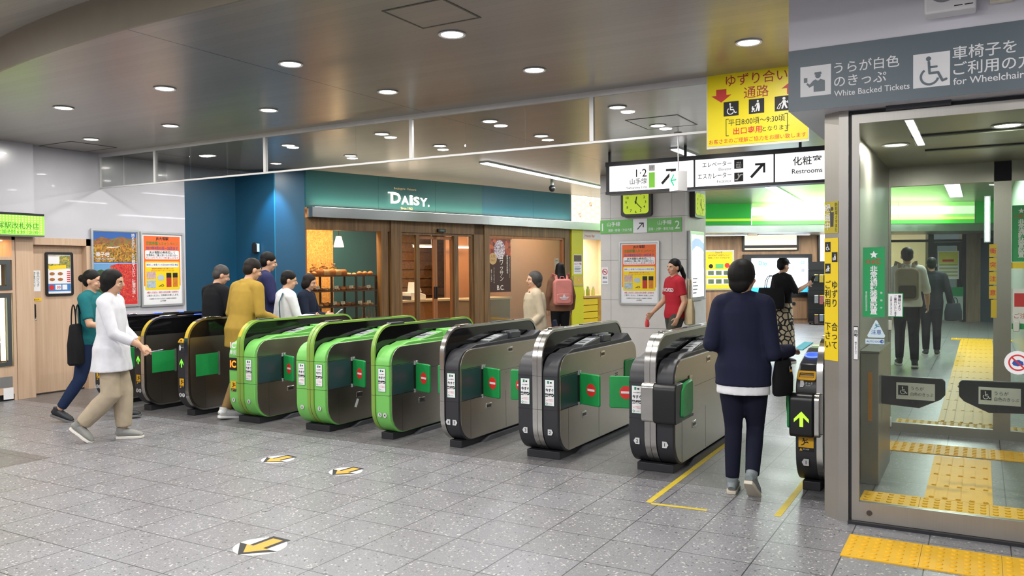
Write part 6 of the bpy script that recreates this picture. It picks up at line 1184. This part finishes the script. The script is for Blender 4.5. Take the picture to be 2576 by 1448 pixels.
    if jacket: m.loft([P((0, -.012, 1.395)), P((0, -.018, 1.44)), P((0, -.022, 1.462))], [k3((.10, .085)), k3((.072, .070)), k3((.066, .064))], seg=16)
    else: m.loft([P((0, 0, 1.40)), P((0, -.005, 1.43))], [k3((.09, .08)), k3((.074, .068))], seg=16)
    for sd in (-1, 1): arm(m, sides[sd], .014 if not jacket else .018, sleeve)
    g = fuse(m, 'jacket' if jacket else 'shirt', TM, t, max(vox, .011), 4)
    if under:
        m = M(); torso(m, hem-.06, hem+.1, .016, flare*.8); fuse(m, 'shirt_hem', cloth('cloth_'+under.lstrip('#'), under), t, .012, 2)
    if skirt:
        m = M(); m.loft([P((0, 0, 1.06)), PN((0, 0, .93)), PN((0, 0, .6)), PN((0, .0, skirt))], [k3((.145, .11)), k3((.185, .135)), k3((.205, .17)), k3((.225, .20))], seg=24)
        n = N('skirt_pattern'); v = n.n('ShaderNodeTexVoronoi', feature='DISTANCE_TO_EDGE', i_Scale=11.0); n.l(n.co(), v.inputs['Vector']); n.l(n.mix(n.math('GREATER_THAN', v.outputs['Distance'], .11), '#17181a', '#b9ab90'), n.b.inputs['Base Color']); n.b.inputs['Roughness'].default_value = .9
        fuse(m, 'skirt', n.m, t, .014, 2)
    else:
        m = M(); torso(m, .86, 1.0, .012); m.ell(PN((0, 0, .87)), k3((.165, .118, .10)), 16, 10)
        for sd in (-1, 1): leg(m, sides[sd], .014, leg_end, legw)
        fuse(m, 'trousers', cloth('cloth_'+bottom.lstrip('#'), bottom), t, max(vox, .011), 4)
    # ---- shoes
    SM = mat('shoe_'+shoe.lstrip('#'), shoe, .55); SL = mat('sole_'+sole.lstrip('#'), sole, .6)
    for sd in (-1, 1):
        d = sides[sd]; Rf = Matrix.Rotation(math.radians(footyaw[0 if sd < 0 else 1]-sd*6), 3, 'Z')@Matrix.Rotation(math.radians(d['pit']), 3, 'X'); F_ = lambda p: d['an']+Rf@(V3(p)*s)
        m = M(); prof = [(-.068, .026, .024), (-.05, .036, .040), (-.01, .039, .050), (.05, .041, .040), (.11, .046, .031), (.155, .041, .024), (.182, .024, .014)]
        m.loft([F_((0, a, -.070+c)) for a, _, c in prof], [(w_*s, c*s) for _, w_, c in prof], hint=tuple(Rf@V3((0, 0, 1))), seg=14); m.loft([F_((0, -.02, -.03)), F_((0, -.022, .025))], [(.042*s, .05*s), (.042*s, .048*s)], seg=14)
        sh = m.obj('shoe', SM, t)
        ol = [(-.030, -.070), (.030, -.070), (.040, -.02), (.040, .05), (.050, .11), (.042, .165), (.015, .192), (-.015, .192), (-.042, .165), (-.050, .11), (-.040, .05), (-.040, -.02)]
        q = M().prism(ol, 'z', -.088, -.062); q.v = [F_(v) for v in q.v]; q.obj('sole', SL, sh, bevel=.004)
    if strap:
        m = M(); a, c, mt = strap; n_ = 12; pts = []
        for i in range(n_+1):
            k = i/n_; z = lerp(a[2], c[2], k); xx = lerp(a[0], c[0], k); ry = .152 if z < 1.3 else lerp(.152, .09, min(1, (z-1.3)/.12)); yy = (1 if a[1] > 0 else -1)*ry*math.sqrt(max(.05, 1-min(1, (xx/.24)**2))); pts.append(P((xx, yy, z)))
        m.loft(pts, [(.016*s, .004*s)]*len(pts), hint=(0, 1, 0), seg=8); m.obj('strap', mt, t)
    t['_s'] = s; return t
def at(px_obj, lx, ly, lz):
    """world point of a local position on a person"""
    a = px_obj.rotation_euler.z; c, s_ = math.cos(a), math.sin(a); return (px_obj.location.x+lx*c-ly*s_, px_obj.location.y+lx*s_+ly*c, lz)
def backpack(label, p, rot, w, h, dpt, col, pocket=None, emb=False):
    t = thing('backpack', label, 'backpack', p, rot); mt = cloth('bag_'+col.lstrip('#'), col, .12, 8)
    m = M().prism(rr(-w/2, 0, w/2, h, [.05, .09, .09, .05], 6), 'y', -dpt, 0); m.obj('body', mt, t, bevel=.03)
    M().prism(rr(-w*.38, .03, w*.38, h*.45, .04, 5), 'y', -dpt-.035, -dpt+.02).obj('front_pocket', mt if not pocket else cloth('bag_'+pocket.lstrip('#'), pocket), t, bevel=.015)
    for sx in (-1, 1): M().loft([(sx*w*.28, .0, h*.95), (sx*w*.30, .03, h*1.12), (sx*w*.42, .10, h*1.2), (sx*w*.5, .2, h*.9)], [(.025, .006)]*4, hint=(0, 1, .3), seg=8).obj('shoulder_strap', mt, t)
    M().tube([(-.04, -.02, h-.005), (-.03, -.02, h+.04), (.03, -.02, h+.04), (.04, -.02, h-.005)], .008).obj('handle', mt, t)
    M().prism(rr(-w*.39, h*.45, w*.39, h*.46, .002, 2), 'y', -dpt-.004, -dpt+.01).obj('zip', mat('zip_grey', '#8a8a8c', .4, .5), t, smooth=False)
    if emb:
        b = Board('emblem', '', '', (0, -dpt-.037, h*.27), (1, 0, 0), parent=t); E_M = mat('emblem_pale', '#d9dbe0', .5)
        leaf = lambda cx, cy, L, wd, ang: [(cx+L*k*math.cos(ang)-wd*math.sin(PI*k)*sg*math.sin(ang), cy+L*k*math.sin(ang)+wd*math.sin(PI*k)*sg*math.cos(ang)) for sg, ks in ((1, [i/6 for i in range(7)]), (-1, [1-i/6 for i in range(1, 6)])) for k in ks]
        b.poly('panel', E_M, leaf(0, -.03, .10, .026, PI/2), 0, .003); b.poly('panel', E_M, leaf(0, -.03, .10, .022, PI*.82), 0, .003); b.poly('panel', E_M, leaf(0, -.03, .10, .022, PI*.18), 0, .003)
        for k in range(3): b.rect('bars', mt, -.07, -.018+.010*k, .07, -.014+.010*k, .003, .0045)
        b.done()
    return t
def soft_bag(name, label, cat, p, rot, w, h, dp, col, handles=True, hh=.12, var=.1):
    t = thing(name, label, cat, p, rot); mt = cloth('bag_'+col.lstrip('#'), col, var, 10)
    M().loft([(0, 0, 0), (0, 0, .02), (0, 0, h*.5), (0, 0, h*.93), (0, 0, h)], [(w*.42, dp*.40), (w*.48, dp*.5), (w*.5, dp*.5), (w*.46, dp*.3), (w*.44, dp*.22)], seg=20).obj('body', mt, t)
    if handles:
        for sy in (-1, 1): M().tube([(-w*.2, sy*dp*.15, h-.01)]+[(w*.2*-math.cos(PI*k/8), sy*dp*.15, h+hh*math.sin(PI*k/8)) for k in range(1, 8)]+[(w*.2, sy*dp*.15, h-.01)], .007, 6).obj('handle', mt, t)
    return t
def slab(name, label, cat, p, size, rotm, mt, part='body'):
    t = thing(name, label, cat, p); t.rotation_euler = rotm; M().box(-size[0]/2, -size[1]/2, -size[2]/2, size[0]/2, size[1]/2, size[2]/2).obj(part, mt, t, smooth=False, bevel=.003); return t
rd = math.radians
# woman in navy at the wide lane (nearest)
p = person('person in navy jacket and trousers walking into the wide lane, seen from behind', 1.62, .56, 4, 1.62, '#1e2238', '#171a2b', 'full', HAIRM, '#7f878a', '#cfc6b4', armR=((.215, -.05, 1.03), (.30, .25, 1.03)), armL=((-.215, -.09, 1.09), (-.17, .15, 1.06)), legL=((-.075, .03, .48), (-.075, -.02, .088), 0), legR=((.07, .10, .47), (.085, -.13, .155), -38), jacket=True, hem=.79, under='#e6e6ea', flare=.03, legw=.9, vox=.009, hyaw=-25, palmR=(-.2, .0, -1), curl=.7)
c = at(p, .355, .40, 1.0)
slab('ic_card_case', 'pale blue card case held out by the person in navy', 'card case', c, (.075, .135, .008), (rd(20), 0, rd(-25)), mat('card_case_blue', '#6fc3d2', .4))
b_ = soft_bag('handbag', 'black leather handbag hanging from the arm of the person in navy', 'handbag', at(p, .255, .07, .69), rd(80), .26, .24, .11, '#17171a', True, .06); M().tube([(.1, 0, .22), (.13, 0, .1), (.12, .01, -.1), (.10, .0, -.16), (.08, 0, -.08), (.10, 0, .2)], .008).obj('wrist_strap', BLACK, b_); M().box(-.02, -.058, .16, .02, -.052, .2).obj('clasp', CHROME, b_)
# woman in white blouse, left
p = person('person in white blouse and beige trousers striding to the left gates with arm held out', -4.00, -.40, -56, 1.60, '#dcdce2', '#b3a48e', 'full', HAIRM, '#8a8a86', '#e4e0d8', armR=((.20, .10, 1.08), (.13, .33, .95)), armL=((-.20, .04, 1.10), (-.16, .22, .92)), legL=((-.08, .07, .49), (-.085, .07, .088), 0), legR=((.085, .02, .47), (.09, -.27, .17), -35), sleeve=.86, hem=.70, flare=.06, legw=1.5, nod=8, vox=.01, palmR=(-.3, 0, -1), leg_end=.12)
slab('phone', 'small phone in the hand of the person in the white blouse', 'phone', at(p, .11, .45, .845), (.04, .11, .008), (rd(10), 0, rd(-50)), mat('phone_mauve', '#8a7a9a', .3))
# woman in teal behind her
p = person('person in teal top and jeans behind the person in the white blouse', -5.17, .16, -58, 1.60, '#1f6a70', '#22304f', 'bun', HAIRM, '#22262c', '#6a6a6a', armR=((.21, .08, 1.10), (.14, .30, 1.06)), legL=((-.08, .20, .50), (-.08, .30, .09), 5), legR=((.085, -.10, .47), (.09, -.33, .13), -18), sleeve=.45, hem=.86, leg_end=.13, nod=5)
soft_bag('shoulder_bag', 'black shoulder bag on the back of the person in teal', 'bag', at(p, .21, -.06, .62), rd(-50), .34, .42, .14, '#1b1c1f', True, .20)
# man in black coat at lane 9|8
p = person('person with grey hair in black coat passing the charcoal gates, looking at both hands', -4.87, 1.50, -8, 1.66, '#17181c', '#1d1e22', 'short', HAIRG, fem=False, jacket=True, hem=.72, flare=.03, armR=((.25, .06, 1.10), (.10, .30, 1.10)), armL=((-.25, .06, 1.10), (-.04, .30, 1.12)), nod=22, hyaw=-20, lean=.10)
slab('phone', 'dark phone held by the person in the black coat', 'phone', at(p, .03, .46, 1.10), (.07, .14, .009), (rd(35), 0, 0), BLACK)
soft_bag('briefcase', 'black soft bag hanging at the left of the person in the black coat', 'bag', at(p, -.19, .16, .62), rd(75), .32, .32, .07, '#1f2125', True, .16)
# man in mustard
p = person('person in mustard jacket and khaki trousers stooping to touch a gate reader', -3.99, 1.12, -6, 1.72, '#a88a3c', '#8a6f48', 'short', HAIRB, '#d8d8d8', '#efefef', fem=False, jacket=True, hem=.74, flare=.02, lean=.22, nod=18, hyaw=-12, armR=((.25, .04, 1.10), (.25, .30, 1.00)), armL=((-.24, .02, 1.10), (-.2, .24, .98)), legL=((-.085, .20, .50), (-.085, .24, .088), 0), legR=((.085, -.06, .48), (.085, -.25, .10), -8), palmR=(0, 0, -1))
# tall man in blue purple
p = person('tall person in dark blue jacket beyond the charcoal gates', -5.18, 2.62, -35, 1.83, '#2c2f55', '#23252d', 'short', HAIRM, fem=False, jacket=True, hem=.78, nod=12, armR=((.25, .05, 1.12), (.14, .28, 1.10)))
soft_bag('messenger_bag', 'grey messenger bag on the back of the tall person in dark blue', 'bag', at(p, -.02, -.24, 1.0), rd(-35), .38, .30, .12, '#4a4f58', False)
# white shirt
p = person('person in white blouse with teal shoulder strap passing beside the green gate', -4.06, 1.88, -22, 1.58, '#e4e6ec', '#2a3350', 'short', HAIRM, hem=.80, flare=.04, armR=((.21, .07, 1.10), (.16, .31, 1.10)), nod=12, hyaw=-20, strap=((.10, -1, 1.42), (.13, -1, .95), mat('strap_teal', '#1f5a60', .6)))
p = person('short person in navy top looking at a phone before the bakery shelves', -4.62, 2.80, -68, 1.54, '#1a2233', '#23252d', 'bob', HAIRB, hem=.85, armR=((.20, .08, 1.10), (.06, .30, 1.10)), armL=((-.20, .08, 1.10), (-.05, .29, 1.08)), nod=15)
slab('phone', 'white phone held by the short person in navy', 'phone', at(p, .0, .43, 1.03), (.065, .13, .009), (rd(40), 0, rd(-65)), WHITE)
# beige sweater
p = person('older person in cream sweater with dark cross strap walking left beyond the gates', -1.87, 4.0, 128, 1.545, '#b9aa93', '#3a3a42', 'full', HAIRG, hem=.84, bulk=.03, flare=.02, armL=((-.22, -.05, 1.10), (-.21, .12, .92)), legL=((-.08, .14, .49), (-.08, .18, .088), 0), legR=((.08, -.02, .47), (.08, -.25, .12), -15), hyaw=12, strap=((-.09, 1, 1.42), (.17, 1, .95), mat('strap_navy', '#23263a', .6)))
soft_bag('shoulder_bag', 'small dark bag at the hip of the person in the cream sweater', 'bag', at(p, .02, -.26, .72), rd(112), .26, .2, .09, '#23263a', False)
# pink backpack
p = person('person with long black hair in brown hooded jacket facing the bakery window', -3.5, 8.0, 38, 1.68, '#7d5a45', '#17171a', 'mid', HAIRM, jacket=True, hem=.83, bulk=.02, legw=.95)
backpack('pink backpack with pale leaf emblem on the person at the bakery window', at(p, 0, -.155, .94), rd(38), .34, .46, .15, '#d98a80', emb=True)
# red shirt
p = person('person in red t-shirt with white lettering and ponytail walking past the pillar', -.70, 6.0, 138, 1.70, '#b02a36', '#4a4c46', 'tail', HAIRM, sleeve=.36, hem=.86, armR=((.23, .03, 1.12), (.36, .16, .93)), armL=((-.22, -.03, 1.10), (-.22, .08, .88)), legL=((-.08, .14, .49), (-.08, .18, .088), 0), legR=((.08, -.03, .47), (.08, -.26, .12), -15), hyaw=10)
V_, F_s = text_mesh('GERONIMO', .02); sc_ = p['_s']; tm = M(); w_t = max(v[0] for v in V_)-min(v[0] for v in V_); kx = .22/w_t
tm.add([((.15+.034)*sc_*math.sin(v[0]*kx/.13), (.10+.046)*sc_*math.cos(v[0]*kx/.13), (1.245+v[1]*.07-abs(v[0]*kx)**2*.5)*sc_) for v in V_], F_s); tm.obj('shirt_lettering', WHITE, p, smooth=False)
soft_bag('tote_bag', 'cream quilted tote bag on the shoulder of the person in red', 'bag', at(p, -.20, -.12, .78), rd(120), .34, .36, .14, '#c9b692', True, .28, .2)
soft_bag('pouch', 'small bright pink pouch held by the person in red', 'pouch', at(p, .43, .21, .72), rd(98), .13, .12, .06, '#e8565a', True, .05)
# black top and skirt
p = person('person in black top and long black and cream patterned skirt by the large screen', .21, 8.75, -40, 1.715, '#1b1b1e', '#1b1b1e', 'cap', HAIRM, sleeve=.5, hem=.98, skirt=.20, armR=((.22, .10, 1.16), (.22, .32, 1.27)), nod=5, bulk=.01)
slab('phone', 'dark phone held up by the person in the patterned skirt', 'phone', at(p, .20, .44, 1.36), (.075, .15, .009), (rd(60), 0, rd(-40)), BLACK)
soft_bag('shoulder_bag', 'large black shoulder bag on the back of the person in the patterned skirt', 'bag', at(p, .06, -.27, .90), rd(-20), .50, .34, .18, '#151517', True, .2)
# two men beyond the passage
p = person('person in white shirt and black trousers walking away beyond the glass passage', 2.05, 9.0, 8, 1.86, '#eceae2', '#1b1d22', 'short', HAIRM, '#1d1f24', '#c9c4b8', fem=False, sleeve=.62, hem=.86, flare=.03, armR=((.25, -.02, 1.10), (.27, .08, .88)), legL=((-.085, .12, .49), (-.085, .2, .09), 0), legR=((.085, -.02, .48), (.085, -.2, .10), -10))
backpack('beige backpack with camouflage pocket on the person in the white shirt', at(p, -.02, -.165, 1.05), rd(8), .32, .50, .16, '#a3957e', '#4f4a38')
p = person('person in dark clothes carrying a bag ahead of the beige backpack', 2.30, 10.95, 5, 1.72, '#23262b', '#1d1f24', 'short', HAIRM, fem=False, jacket=True, hem=.80, armR=((.26, -.02, 1.10), (.30, .06, .88)))
soft_bag('holdall', 'dark grey holdall carried beyond the glass passage', 'bag', at(p, .34, .05, .62), rd(60), .42, .30, .2, '#2c3138', True, .1)
